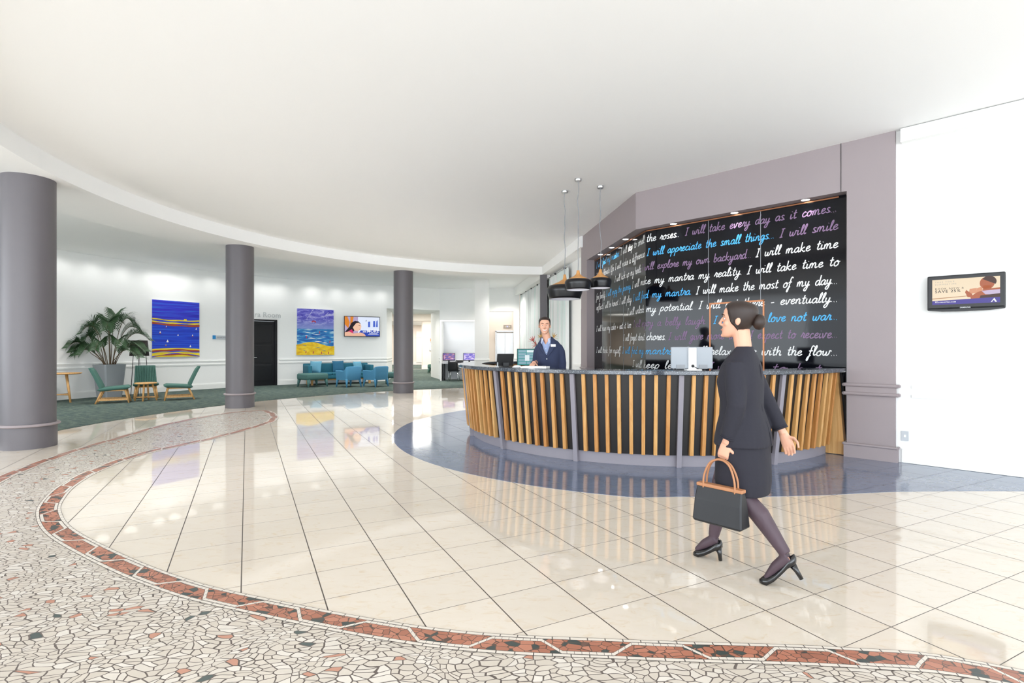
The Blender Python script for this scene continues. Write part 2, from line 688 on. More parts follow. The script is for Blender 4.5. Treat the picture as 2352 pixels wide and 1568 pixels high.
# the rust band just inside that edge
mb = MB()
V, Fc, UV = [], [], []
s = 0
W = .165
for i, p in enumerate(edge):
    a, b = edge[max(i - 1, 0)], edge[min(i + 1, len(edge) - 1)]
    d = hypot(b[0] - a[0], b[1] - a[1])
    nx, ny = -(b[1] - a[1]) / d, (b[0] - a[0]) / d
    if i:
        s += hypot(p[0] - edge[i - 1][0], p[1] - edge[i - 1][1])
    V += [(p[0], p[1], .004), (p[0] + nx * W, p[1] + ny * W, .004)]
    UV.append(s)
for i in range(len(edge) - 1):
    Fc.append((2 * i, 2 * i + 2, 2 * i + 3, 2 * i + 1))
mb.add(V, Fc, [[(UV[i], 0), (UV[i + 1], 0), (UV[i + 1], W), (UV[i], W)] for i in range(len(edge) - 1)])
struct(mb.build('floor_border', M['border']), 'rust and dark green mosaic band with a white ribbon edging the cream tiles', 'floor')

SLC = (2.48, 9.16)
sl = [(SLC[0] + 4.44 * cos(R(a)), SLC[1] + 4.44 * sin(R(a))) for a in range(100, 256, 3)]
sl += crom([(1.55, 4.95), (2.15, 4.94), (2.9, 4.99), (3.8, 5.12), (4.99, 5.14), (6.2, 5.05)], 6) + [(6.2, 13.6)]
mb = MB()
mb.prism(sl, .0, .0025)
struct(mb.build('floor_slate', M['slate']), 'blue-grey slate tile floor around the reception counter', 'floor')
mb = MB()
mb.arc((2.24, 9.35), 9.94, 42, 78, 200, 0, .006, 60)
struct(mb.build('floor_carpet', M['carpet']), 'dark green streaked carpet behind the columns', 'floor')

# ------------------------------------------------------------------ ceiling
ZC, ZS, ZB = 4.06, 3.80, 4.03
mb = MB()
mb.prism([(-19, -4.0), (16, -4.0), (16, 24.5), (-19, 24.5)], ZC, ZC + .2)
struct(mb.build('ceiling', M['ceil']), 'smooth white main ceiling over the lobby', 'ceiling')
mb = MB()
n = 90
rings = []
for i in range(n + 1):
    ai = R(94.6 + (242 - 94.6) * i / n)
    ao = R(86 + (242 - 86) * i / n)
    pi_ = (1.65 + 8.2 * cos(ai), 9.03 + 8.2 * sin(ai))
    po = (.65 + 8.66 * cos(ao), 9.11 + 8.66 * sin(ao))
    rings.append([(*pi_, ZS), (*po, ZS), (*po, ZC + .01), (*pi_, ZC + .01)])
mb.loft(rings)
mb.prism([(.985, 17.21), (1.63, 12.5), (3, 12.5), (3, 17.8), (.9, 17.8)], ZS, ZC + .01)
struct(mb.build('ceiling_bulkhead', M['ceil']), 'white curved ceiling bulkhead carried by the grey columns', 'ceiling')
mb = MB()
mb.arc((.65, 9.11), 8.4, 24, 84, 235, ZB, ZB + .02, 60)
struct(mb.build('ceiling_gallery', M['ceil']), 'white ceiling over the carpeted lounge', 'ceiling')

# ------------------------------------------------------------------ curved white wall on the left
WC, WR = (-.145, 10.955), 12.383


def wang(px, r=WR):
    k = (px - 1176) / F_PX
    a, b, c = k * k + 1, -2 * (k * WC[0] + WC[1]), WC[0] ** 2 + WC[1] ** 2 - r * r
    Y = (-b + sqrt(b * b - 4 * a * c)) / (2 * a)
    return math.degrees(atan2(Y - WC[1], k * Y - WC[0])), Y


def wpt(px, inset=0.0):
    a, Y = wang(px, WR - inset)
    a = R(a)
    return (WC[0] + (WR - inset) * cos(a), WC[1] + (WR - inset) * sin(a)), a - PI / 2, Y


AL, AE = 196, wang(888)[0]
ADR = wang(636)[0]                      # right edge of the black door
ADL = ADR + math.degrees(1.0 / WR)
mb = MB()
mb.arc(WC, WR, WR + .25, AL, ADL, 0, 4.3, 40)
mb.arc(WC, WR, WR + .25, ADL, ADR, 2.46, 4.3, 6)
mb.arc(WC, WR, WR + .25, ADR, AE, 0, 4.3, 30)
struct(mb.build('wall_left', M['white'], smooth=False, auto=30), 'long curved white wall with paintings', 'wall')


def rail_profile(mb, a0, a1, z, d=.022, h=.05):
    mb.arc(WC, WR - d, WR + .02, a0, a1, z - h / 2, z + h / 2, 40)
    mb.arc(WC, WR - d * 1.6, WR + .02, a0, a1, z + h * .12, z + h * .38, 40)


mb = MB()
for a0, a1 in ((AL, ADL + .35), (ADR - .35, AE)):
    rail_profile(mb, a0, a1, .95)
    rail_profile(mb, a0, a1, .835)
struct(mb.build('trim_1', M['trimw']), 'white double chair rail on the curved wall', 'trim')
mb = MB()
for a0, a1 in ((AL, ADL + .35), (ADR - .35, AE)):
    mb.arc(WC, WR - .022, WR + .02, a0, a1, .005, .16, 40)
    mb.arc(WC, WR - .014, WR + .02, a0, a1, .16, .19, 40)
struct(mb.build('baseboard_left', M['trimw']), 'white baseboard along the curved wall', 'baseboard')

# black door in the curved wall
(pd, rzd, Yd) = wpt(0.5 * (585 + 636), -.06)
ad = R((ADL + ADR) / 2)
pd = (WC[0] + (WR + .05) * cos(ad), WC[1] + (WR + .05) * sin(ad))
t = struct(empty('door_1', 'tall black panelled door in the white curved wall', 'door', (*pd, 0), ad - PI / 2))
mb = MB()
mb.box((0, .0, 1.2), (.86, .05, 2.38), bev=.004)
for z0, z1 in ((.2, .78), (.86, 1.5), (1.58, 2.26)):
    mb.box((.0, -.027, (z0 + z1) / 2), (.62, .012, z1 - z0), bev=.005)
    for sx in (-1, 1):
        mb.box((sx * .33, -.03, (z0 + z1) / 2), (.02, .015, z1 - z0))
mb.build('leaf', M['black'], t)
mb = MB()
for sx in (-1, 1):
    mb.box((sx * .465, -.03, 1.225), (.07, .14, 2.45), bev=.005)
mb.box((0, -.03, 2.425), (1.0, .14, .06), bev=.005)
mb.build('door_frame', M['black'], t)
mb = MB()
mb.tube([(-.37, -.03, 1.05), (-.37, -.085, 1.05), (-.24, -.085, 1.05)], .011)
mb.build('handle', M['steel'], t)

# ------------------------------------------------------------------ back wall, corridor opening, lift lobby
EX, EY = WC[0] + WR * cos(R(AE)), WC[1] + WR * sin(R(AE))
B0, B1 = (-3.22, 23.4), (.32, 22.9)
mb = MB()
mb.prism([B0, (-1.42, 23.15), (-1.42, 23.4), (-3.7, 25.6), (-3.95, 25.6)], 0, 4.3)
mb.prism([(.07, 22.93), B1, (.34, 24.9), (.07, 24.9)], 0, 4.3)
mb.prism([(-1.45, 23.15), (.1, 22.93), (.1, 23.15), (-1.45, 23.4)], 3.0, 4.3)
mb.prism([(EX, EY), B0, (-3.7, 25.6), (EX - .35, EY + 2.4)], 3.08, 4.3)
mb.prism([(EX, EY), (EX - .32, EY + 2.4), (EX - 2.5, EY + 2.4), (EX - .2, EY - .1)], 0, 4.3)
struct(mb.build('wall_back', M['white']), 'white end wall with a corridor opening and a lift recess', 'wall')
mb = MB()
mb.prism([(-9, 34.5), (-9, 34.7), (-2.5, 34.7), (-2.5, 34.5)], 0, .01)
mb.prism([(-5.85, 34.5), (-2.4, 34.5), (-2.4, 44), (-5.95, 44), (-5.95, 34.6)], 0, 3.4)
mb.prism([(-14, 44), (-3, 44), (-3, 44.3), (-14, 44.3)], 0, 3.4)
mb.prism([(-10.5, 24.4), (-10.2, 24.4), (-13.5, 44), (-14, 44)], 0, 3.4)
mb.prism([(-2.5, 25.5), (-2.3, 25.5), (-2.3, 34.6), (-2.5, 34.6)], 0, 3.4)
mb.prism([(-11, 29.6), (-2.4, 29.6), (-2.4, 30), (-11, 30)], 2.93, 3.4)
struct(mb.build('wall_corridor', M['peach']), 'warm white corridor walls beyond the opening', 'wall')
mb = MB()
mb.prism([(-14, 24.6), (-2.3, 24.6), (-2.3, 44.3), (-14, 44.3)], 3.3, 3.4)
struct(mb.build('ceiling_corridor', M['ceil']), 'low ceiling of the corridor beyond the opening', 'ceiling')
mb = MB()
mb.box((-6.9, 43.94, 1.5), (2.2, .06, 2.6))
mb.box((-6.9, 43.9, 2.3), (2.3, .05, .06))
struct(mb.build('door_4', M['trimw']), 'pale double door at the far end of the corridor', 'door')
mb = MB()
for z in (.95, .835):
    mb.prism([(B0[0] - .0, B0[1] - .03), (-3.0, 23.34), (-3.0, 23.4), (B0[0], B0[1])], z - .025, z + .025)
    mb.prism([(B0[0] - .03, B0[1]), (-3.75, 25.6), (-3.7, 25.6), (B0[0], B0[1])], z - .025, z + .025)
    mb.prism([(EX + .02, EY - .02), (EX - .3, EY + 2.4), (EX - .34, EY + 2.4), (EX - .02, EY)], z - .025, z + .025)
    mb.prism([(.09, 22.9), (.33, 22.865), (.33, 22.9), (.09, 22.935)], z - .025, z + .025)
struct(mb.build('trim_2', M['trimw']), 'white double chair rail around the corridor opening', 'trim')
mb = MB()
mb.prism([(B0[0] - .03, B0[1]), (-3.75, 25.6), (-3.7, 25.6), (B0[0], B0[1])], .006, .19)
mb.prism([(B0[0] - .03, B0[1] - .03), (-3.0, 23.34), (-3.0, 23.4), (B0[0], B0[1])], .006, .19)
mb.prism([(-5.9, 34.45), (-2.5, 34.45), (-2.5, 34.5), (-5.9, 34.5)], .006, .2)
mb.prism([(-13, 43.95), (-5.95, 43.95), (-5.95, 44), (-13, 44)], .006, .2)
struct(mb.build('baseboard_back', M['trimw']), 'white baseboard in the corridor opening', 'baseboard')

# lift recess
mb = MB()
mb.prism([(-2.6, 25.0), (.9, 25.0), (.9, 25.2), (-2.6, 25.2)], 0, 4.0)
mb.prism([(.3, 24.6), (.5, 24.6), (.5, 25.1), (.3, 25.1)], 0, 4.0)
mb.prism([(-1.9, 23.3), (-1.7, 23.3), (-1.7, 25.1), (-1.9, 25.1)], 0, 4.0)
struct(mb.build('wall_lift', M['peach']), 'warm white wall of the lift lobby', 'wall')
mb = MB()
mb.prism([(-1.9, 23.2), (.6, 23.2), (.6, 25.2), (-1.9, 25.2)], 3.9, 4.0)
struct(mb.build('ceiling_lift', M['ceil']), 'ceiling of the lift lobby', 'ceiling')
t = struct(empty('door_2', 'brushed steel lift door beyond the reception counter', 'door', (-.33, 24.97, 0)))
for sx in (-1, 1):
    mb = MB()
    mb.box((sx * .2, 0, 1.06), (.395, .03, 2.12), bev=.004)
    mb.build('leaf', M['steel'], t)
mb = MB()
mb.box((-.43, -.02, 1.1), (.06, .08, 2.2))
mb.box((.43, -.02, 1.1), (.06, .08, 2.2))
mb.box((0, -.02, 2.2), (.92, .08, .07))
mb.build('door_frame', M['steel'], t)
t = empty('lift_indicator', 'small steel lift indicator panel with arrows above the lift door', 'sign', (-.22, 24.985, 2.42))
mb = MB()
mb.box((0, 0, 0), (.37, .03, .16), bev=.004)
mb.build('plate', M['liftplate'], t)
mb = MB()
mb.prism([(-.13, -.03), (-.07, -.03), (-.10, .03)], 0, .004, M=Matrix.Translation((0, -.016, 0)) @ Matrix.Rotation(R(90), 4, 'X'))
mb.build('arrow', emis('up_arrow_light', '#fff0c8', .7), t)
mb = MB()
mb.prism([(.13, .03), (.07, .03), (.10, -.03)], 0, .004, M=Matrix.Translation((0, -.016, 0)) @ Matrix.Rotation(R(90), 4, 'X'))
mb.build('arrow', emis('arrow_light', '#fff0c8', .7), t)
mb = MB()
mb.box((0, -.017, 0), (.09, .004, .06))
mb.build('display', emis('lift_display', '#e6e4ff', .6), t)

# ------------------------------------------------------------------ curtain wall on the right
CW0, CW1, CW2 = (.42, 23.2), (1.78, 14.2), (1.95, 12.66)
SLP = (CW1[0] - CW0[0]) / (CW1[1] - CW0[1])


def cwx(y):
    return CW0[0] + (y - CW0[1]) * SLP


mb = MB()
mb.prism([CW0, (cwx(13.78), 13.78), (cwx(13.78) + .25, 13.8), (CW0[0] + .25, CW0[1])], 0, 4.05)
mb.prism([(cwx(12.95), 12.95), (cwx(12.5), 12.5), (cwx(12.5) + .25, 12.5), (cwx(12.95) + .25, 12.95)], 0, 4.05)
mb.prism([(cwx(13.78), 13.78), (cwx(12.95), 12.95), (cwx(12.95) + .25, 12.95), (cwx(13.78) + .25, 13.78)], 2.42, 4.05)
struct(mb.build('wall_window', M['white']), 'white side wall behind the sheer curtains', 'wall')
mb = MB()
mb.prism([(.10, 22.9), (.95, 17.25), (1.25, 17.25), (.40, 22.95)], 3.69, 4.06)
struct(mb.build('trim_3', M['trimw']), 'white curtain pelmet box under the ceiling', 'trim')
mb = MB()
for z in (.95, .835):
    mb.prism([(cwx(14.6) - .03, 14.6), (cwx(13.85) - .03, 13.85), (cwx(13.85), 13.85), (cwx(14.6), 14.6)], z - .025, z + .025)
struct(mb.build('trim_4', M['trimw']), 'white double chair rail beside the glass door', 'trim')
t = struct(empty('door_3', 'green-tinted glass door beside the grey feature wall', 'door', (cwx(13.36), 13.36, 0), atan2(CW1[1] - CW0[1], CW1[0] - CW0[0])))
gm = NT('door_glass')
gm.b.inputs['Transmission Weight'].default_value = .7
gm.out(lin('#c6e6dc'), .05)
mb = MB()
mb.box((0, 0, 1.2), (.76, .012, 2.36))
mb.build('pane', gm.m, t)
mb = MB()
for sx in (-1, 1):
    mb.box((sx * .4, .0, 1.21), (.035, .07, 2.42))
mb.box((0, 0, 2.4), (.83, .07, .04))
mb.build('door_frame', M['black'], t)
mb = MB()
mb.tube([(.3, .03, .9), (.3, .06, .9), (.3, .06, 1.3), (.3, .03, 1.3)], .012)
mb.build('handle', M['steel'], t)


def curtain(y0, y1, label):
    t = empty('curtain', label, 'curtain', (0, 0, 0), 0, 'sheer grey curtains on the side wall')
    mb = MB()
    N = int(abs(y1 - y0) * 40)
    rings = []
    for i in range(N + 1):
        y = y0 + (y1 - y0) * i / N
        w = .05 * sin(y * 2 * PI / .24) + .022 * sin(y * 2 * PI / .61 + 1) + .012 * sin(y * 53)
        x = cwx(y) - .13
        rings.append([(x + w * .55, y, 3.66), (x + w * .8, y, 3.3), (x + w, y, 1.8), (x + w * 1.15, y, .03)])
    mb.loft(rings, closed=False, caps=False)
    o = mb.build('drape', M['curtain'], t, smooth=True)
    mb = MB()
    mb.tube([(cwx(y0) - .13, y0, 3.685), (cwx(y1) - .13, y1, 3.685)], .014)
    mb.build('curtain_track', M['steel'], t)
    k = 0
    y = min(y0, y1) + .25
    while y < max(y0, y1):
        mb = MB()
        mb.box((cwx(y) - .15, y, 3.675), (.07, .05, .05), bev=.01)
        mb.build('bracket', M['dark'], t)
        y += 1.15
    return t


ct = NT('sheer_grey_curtain')
nz = ct.noise(ct.mapping(ct.coord(), (1, 3.2, .02)), 2.2, 3)
ct.out(ct.ramp(nz, [(.3, lin('#d5d9d9')), (.5, lin('#e6e8e7')), (.56, lin('#c8dad5')), (.6, lin('#e2e4e3')), (.8, lin('#d2d6d6'))]), .9, spec=.1)
ct.b.inputs['Transmission Weight'].default_value = 0
M['curtain'] = ct.m
curtain(22.6, 17.5, 'far sheer grey-green curtain between the lift wall and the slim dark post')
curtain(17.1, 14.75, 'near sheer grey-green curtain between the slim dark post and the glass door')
tag(MB().box((1.035, 17.3, 1.9), (.22, .22, 3.79)).build('pilaster', M['column']), 'slim dark grey square post dividing the sheer curtains', 'post')['kind'] = 'thing'

t = empty('square_column', 'square white column between the computer desk and the lift', 'column', (-1.16, 20.35, 0))
t['kind'] = 'thing'
mb = MB()
mb.box((0, 0, 2.015), (.53, .5, 4.03))
mb.build('shaft', M['white'], t)
mb = MB()
for z in (.95, .835):
    mb.box((0, 0, z), (.58, .55, .05), bev=.01)
mb.build('chair_rail', M['trimw'], t)
mb = MB()
mb.box((0, 0, .1), (.57, .54, .19), bev=.005)
mb.build('base', M['trimw'], t)


# ------------------------------------------------------------------ round grey columns
def column(x, y, label):
    t = empty('round_column', label, 'column', (x, y, 0), 0, 'round grey lobby columns')
    t['kind'] = 'thing'
    mb = MB()
    mb.lathe([(.0, .30), (.30, .30), (.30, 3.805), (0, 3.805)], 64)
    mb.build('shaft', M['column'], t, auto=40)
    mb = MB()
    mb.lathe([(0, 0.0), (.312, 0.0), (.312, .30), (0, .30)], 64)
    mb.build('plinth', M['column'], t, auto=40)
    mb = MB()
    mb.lathe([(.30, .305), (.335, .305), (.348, .318), (.348, .328), (.335, .342), (.30, .342)], 64)
    mb.build('ring', M['greige'], t, auto=40)


column(-6.86, 7.46, 'nearest large grey round column at the left edge of the lobby')
column(-6.45, 12.46, 'grey round column just left of the black door, middle of three')
column(-3.41, 16.5, 'farthest grey round column beside the blue armchairs')
# ------------------------------------------------------------------ grey feature wall
SQ = sqrt(.5)
NL = (.992, .125)                        # away from the lobby, left face
FL, FC, FR = (1.665, 12.64), (2.12, 9.0), (4.69, 6.43)
PC = (2.301, 9.045)                      # fold of the black panels
HZ = 3.43


def fold(s, off=0.0):
    """point on the unfolded black panel, s metres right of the fold; off = distance towards the lobby"""
    if s >= 0:
        return (PC[0] + SQ * s - SQ * off, PC[1] - SQ * s - SQ * off)
    return (PC[0] + .125 * s - .992 * off, PC[1] - .992 * s - .125 * off)


def s_of(px):
    r = (px - 1176) / F_PX
    if px >= 1483:
        Y = 11.346 / (1 + r)
        return (r * Y - PC[0]) / SQ
    return -(PC[0] - PC[1] * r) / (.992 * r + .125)


mb = MB()
th = .5
bL, bC, bR = (FL[0] + th, FL[1] + .06), (FC[0] + th * 1.02, FC[1] + .25), (FR[0] + th * SQ, FR[1] + th * SQ)
mb.prism([FL, FC, FR, bR, bC, bL], HZ, ZC + .005)
# right pier
a = (4.327, 6.793)
mb.prism([a, FR, bR, (a[0] + .354, a[1] + .354)], 0, HZ)
# left pier
q = (FL[0] + .0632, FL[1] - .505)
mb.prism([FL, q, (q[0] + .42, q[1] + .05), (FL[0] + .42, FL[1] + .05)], 0, HZ)
o = struct(mb.build('wall_feature', M['greige']), 'tall mauve-grey portal wall framing the black panels', 'wall')
mb = MB()
jx = (4.327 - .045, 6.793 + .045)
mb.box((jx[0] - .002, jx[1] - .002, (HZ + ZC) / 2), (.006, .006, ZC - HZ), R(-45))
struct(mb.build('trim_5', M['black']), 'fine dark joint in the header of the grey wall', 'trim')
mb = MB()
RM = Matrix.Translation(((a[0] + FR[0]) / 2, (a[1] + FR[1]) / 2, 0)) @ Matrix.Rotation(R(-45), 4, 'Z')
for z in (.93, .82):
    for yy in (-.018,):
        mb.tube([(-.285, yy, z), (.285, yy, z)], .022, 12, M=RM)
        mb.tube([(-.285, yy, z), (-.285, .25, z)], .022, 12, M=RM)
        mb.tube([(.285, yy, z), (.285, .25, z)], .022, 12, M=RM)
mb.box((0, 0, .875), (.535, .03, .11), M=RM)
LM = Matrix.Translation(((FL[0] + q[0]) / 2, (FL[1] + q[1]) / 2, 0)) @ Matrix.Rotation(R(-82.8), 4, 'Z')
for z in (.93, .82):
    mb.tube([(-.27, -.018, z), (.27, -.018, z), (.27, .15, z)], .022, 12, M=LM)
struct(mb.build('trim_6', M['greige']), 'mauve-grey double rail on the grey wall piers', 'trim')
mb = MB()
mb.box((0, .1, .085), (.57, .27, .17), M=RM)
mb.tube([(-.285, -.035, .175), (.285, -.035, .175)], .016, 10, M=RM)
mb.tube([(-.285, -.035, .175), (-.285, .2, .175)], .016, 10, M=RM)
mb.tube([(.285, -.035, .175), (.285, .2, .175)], .016, 10, M=RM)
mb.box((0, .08, .085), (.55, .24, .17), M=LM)
struct(mb.build('baseboard_feature', M['greige']), 'mauve-grey skirting of the grey wall piers', 'baseboard')

# black gloss panels with handwriting
pb = NT('black_gloss_panel')
nn = pb.noise(pb.mapping(pb.coord(), (1, 1, .5)), 22, 2)
pb.bump(nn, .03, .003)
pb.out(lin('#0b0c13'), .06, spec=.32)
panel = empty('slogan_panel', 'black gloss folded wall panel covered in handwritten white, blue and purple promises', 'wall panel', (0, 0, 0))
mb = MB()
p0, p1, p2 = fold(-3.16), fold(0), fold(2.98)
mb.prism([p0, p1, (p1[0] + .04, p1[1] + .01), (p0[0] + .04, p0[1])], .02, HZ - .002)
mb.prism([p1, p2, (p2[0] + .03, p2[1] + .03), (p1[0] + .04, p1[1] + .01)], .02, HZ - .002)
mb.build('board', pb.m, panel)


def strip(s0, s1, z0, z1, name, mat, off=.003, label=None):
    mb = MB()
    a, b = fold(s0, off), fold(s1, off)
    c, d = fold(s1, -.005), fold(s0, -.005)
    mb.prism([a, b, c, d], z0, z1)
    o = mb.build(name, mat, panel)
    if label:
        lab(o, label)
    return o


for px, z0 in ((1627, 2.1), (1747, 2.1), (1385, .03), (1402, .03), (1432, .03)):
    s = s_of(px)
    strip(s - .004, s + .004, z0, HZ - .01, 'panel_joint', M['grey'])
sa, sb = s_of(1631), s_of(1754)
mb = MB()
for s0, s1, z0, z1 in ((sa - .012, sa + .012, .03, 2.1), (sb - .012, sb + .012, .03, 2.1), (sa - .012, sb + .012, 2.08, 2.105)):
    a_, b_, c_, d_ = fold(s0, .006), fold(s1, .006), fold(s1, -.005), fold(s0, -.005)
    mb.prism([a_, b_, c_, d_], z0, z1)
lab(mb.build('door_trim', M['copper'], panel), 'thin copper edging of the hidden door')
mb = MB()
for s0, s1 in ((-3.1, -.01), (.01, 2.9)):
    a_, b_, c_, d_ = fold(s0, .012), fold(s1, .012), fold(s1, -.0), fold(s0, -.0)
    mb.prism([a_, b_, c_, d_], HZ - .03, HZ - .012)
lab(mb.build('top_trim', M['copper'], panel), 'copper edging along the top')

# hand lettering: every letter is one or more pen strokes, x-height 1
G = {
    'a': (1.0, [[(.78, .8), (.5, 1), (.12, .7), (.08, .2), (.35, 0), (.68, .35), (.8, .95)], [(.8, .95), (.74, .25), (.88, .0), (1.1, .2)]]),
    'b': (.9, [[(.1, 2.0), (.1, 1), (.1, .05)], [(.1, .5), (.4, 1), (.75, .7), (.6, .1), (.25, 0), (.1, .2)]]),
    'c': (.8, [[(.7, .8), (.42, 1), (.1, .6), (.15, .12), (.45, 0), (.85, .25)]]),
    'd': (1.0, [[(.75, .8), (.45, 1), (.1, .6), (.15, .1), (.45, 0), (.75, .5), (.85, 2.0)], [(.83, 1.6), (.78, .3), (.9, 0), (1.1, .2)]]),
    'e': (.85, [[(.1, .45), (.5, .55), (.68, .85), (.45, 1), (.15, .7), (.15, .2), (.45, 0), (.9, .3)]]),
    'f': (.7, [[(.75, 1.8), (.55, 2.05), (.35, 1.7), (.28, .6), (.1, -.9), (-.1, -.9), (.05, -.3), (.45, .1)], [(.0, .95), (.65, 1.02)]]),
    'g': (.95, [[(.75, .8), (.45, 1), (.1, .6), (.2, .1), (.5, .2), (.78, .95)], [(.78, .95), (.68, -.3), (.35, -1), (0, -.85), (.3, -.3), (1.0, .2)]]),
    'h': (.95, [[(.12, 2.0), (.1, 1), (.08, 0)], [(.08, .4), (.4, 1), (.68, .85), (.66, .2), (.8, 0), (1.0, .2)]]),
    'i': (.5, [[(.12, .95), (.1, .2), (.25, 0), (.5, .25)], [(.2, 1.42), (.23, 1.5)]]),
    'j': (.5, [[(.25, .95), (.2, -.4), (-.05, -1), (-.3, -.8), (0, -.3), (.5, .2)], [(.32, 1.42), (.35, 1.5)]]),
    'k': (.95, [[(.12, 2.0), (.1, 1), (.08, 0)], [(.75, .98), (.15, .5), (.45, .3), (.7, 0), (.98, .15)]]),
    'l': (.5, [[(.05, .3), (.4, 1.5), (.35, 2.0), (.15, 1.6), (.12, .3), (.28, 0), (.52, .2)]]),
    'm': (1.5, [[(.1, .95), (.08, 0)], [(.08, .4), (.32, 1), (.52, .8), (.5, 0)], [(.5, .4), (.8, 1), (1.05, .85), (1.05, .2), (1.2, 0), (1.5, .2)]]),
    'n': (1.0, [[(.1, .95), (.08, 0)], [(.08, .4), (.4, 1), (.66, .8), (.64, .2), (.78, 0), (1.05, .2)]]),
    'o': (.95, [[(.45, 1), (.1, .65), (.15, .1), (.5, 0), (.78, .4), (.65, .95), (.45, 1), (.6, .8), (1.0, .85)]]),
    'p': (.95, [[(.15, .95), (.05, -.2), (-.05, -1)], [(.1, .5), (.45, 1), (.8, .75), (.6, .1), (.2, .05), (.08, .3)]]),
    'r': (.7, [[(-.02, .15), (.2, .75), (.3, 1.15)], [(.3, 1.15), (.36, .92), (.62, .9)], [(.62, .9), (.52, .3), (.6, 0), (.82, .2)]]),
    's': (.75, [[(.62, .85), (.4, 1), (.15, .8), (.35, .5), (.58, .25), (.35, 0), (.02, .15)], [(.4, .02), (.8, .15)]]),
    't': (.65, [[(.32, 1.75), (.25, .8), (.22, .2), (.38, 0), (.65, .2)], [(-.02, 1.08), (.62, 1.18)]]),
    'u': (1.0, [[(.1, .95), (.08, .3), (.25, 0), (.55, .15), (.7, .95)], [(.7, .95), (.68, .2), (.82, 0), (1.05, .2)]]),
    'v': (.9, [[(.05, .95), (.2, .1), (.32, 0), (.55, .4), (.65, .95), (.95, .85)]]),
    'w': (1.35, [[(.08, .95), (.1, .2), (.3, 0), (.52, .3), (.6, .8)], [(.6, .8), (.62, .1), (.82, 0), (1.05, .4), (1.1, .95), (1.4, .85)]]),
    'x': (.9, [[(.1, .95), (.5, .3), (.9, .05)], [(.75, 1), (.1, 0)]]),
    'y': (.95, [[(.1, .95), (.1, .3), (.3, .05), (.58, .3), (.7, .95)], [(.7, .95), (.62, -.3), (.35, -1), (.02, -.85), (.3, -.3), (1.0, .2)]]),
    'I': (.75, [[(.45, 1.75), (.38, .9), (.3, .05)], [(.15, 1.75), (.75, 1.8)], [(.05, 0), (.6, .06)]]),
    '&': (.9, [[(.4, 1.0), (.4, .1)], [(.05, .55), (.8, .55)]]),
    '-': (.8, [[(.1, .55), (.7, .6)]]),
    '.': (.32, [[(.1, .02), (.16, .06)]]),
    ' ': (.95, []),
}


def write(text, px0, px1, line, mat):
    wd = 0
    for ch in text:
        wd += G[ch][0] + .08
    s0, s1 = s_of(px0), s_of(px1)
    zb = 3.222 - .2405 * line
    H = .066
    k = (s1 - s0) / wd
    rs = random.Random(text)
    mb = MB()
    x = 0
    for ch in text:
        adv, strokes = G[ch]
        dy = rs.uniform(-.05, .05)
        for st in strokes:
            pts = crom(st, 4) if len(st) > 2 else st
            pts = [((x + p[0] + .22 * p[1]) * k + s0, zb + (p[1] + dy) * H) for p in pts]
            hw = .0072
            V = []
            for i, p in enumerate(pts):
                a, b = pts[max(i - 1, 0)], pts[min(i + 1, len(pts) - 1)]
                d = hypot(b[0] - a[0], b[1] - a[1]) or 1
                nx, ny = -(b[1] - a[1]) / d * hw, (b[0] - a[0]) / d * hw
                for sg in (1, -1):
                    S = p[0] + sg * nx
                    f_ = fold(S, .0025 + .0003 * (i % 2))
                    V.append((f_[0], f_[1], p[1] + sg * ny))
            mb.add(V, [(2 * i, 2 * i + 1, 2 * i + 3, 2 * i + 2) for i in range(len(pts) - 1)])
        x += adv + .08
    o = mb.build('handwriting', mat, panel)
    return o


HWc = plain('white_marker', '#f4f4f4', .5, var=.01)
HBc = plain('blue_marker', '#4db4f2', .5, var=.02)
HPc = plain('purple_marker', '#86698c', .5, var=.02)
CN = {'w': HWc, 'b': HBc, 'p': HPc}
for text, c, x0, x1, ln in [
    ('I will find my mantra.', 'b', 1370, 1423.5, 0), ('I will stop to smell the roses..', 'w', 1426, 1561, 0), ('I will take every day as it comes...', 'p', 1573, 1923, 0),
    ('I will celebrate life.', 'w', 1370, 1411, 1), ('I will make a difference', 'w', 1413, 1481, 1), ('I will appreciate the small things...', 'b', 1485, 1779, 1), ('I will smile', 'p', 1790, 1925, 1),
    ('I will kick up my heels.', 'w', 1412, 1474, 2), ('I will explore my own backyard...', 'p', 1475, 1726, 2), ('I will make time', 'w', 1735, 1925, 2),
    ('for family.', 'w', 1370, 1391, 3), ('I will enjoy the journey.', 'b', 1392.5, 1450, 3), ('I will make my mantra my reality.', 'w', 1452, 1705, 3), ('I will take time to', 'w', 1715, 1928, 3),
    ('reflect', 'w', 1370, 1384.5, 4), ('I will be honest.', 'w', 1386, 1421, 4), ('I will play.', 'w', 1423, 1452, 4), ('I will find my mantra.', 'b', 1454, 1589, 4), ('I will make the most of my day...', 'w', 1598, 1925, 4),
    ('I will unlock my potential.', 'w', 1441, 1593, 5), ('I will get there - eventually...', 'w', 1604, 1925, 5),
    ('I will have my cake & eat it too.', 'w', 1370, 1451, 6), ('I will enjoy a belly laugh.', 'p', 1455, 1623, 6), ('I will make love not war...', 'b', 1638, 1925, 6),
    ('I will forget about chores.', 'w', 1432, 1530, 7), ('I will give more than I expect to receive...', 'p', 1535, 1925, 7),
    ('I will think for myself.', 'w', 1370, 1427, 8), ('I will find my mantra', 'b', 1430, 1547, 8), ('I will relax & go with the flow...', 'w', 1572, 1925, 8),
    ('I will keep lea', 'w', 1453, 1556, 9), ('I wi', 'p', 1630, 1668, 9), ('to b t', 'p', 1772, 1885, 9),
]:
    write(text, x0, x1, ln, CN[c])

# downlights under the header
lens_m = emis('downlight_lens', '#ffffff', 4)


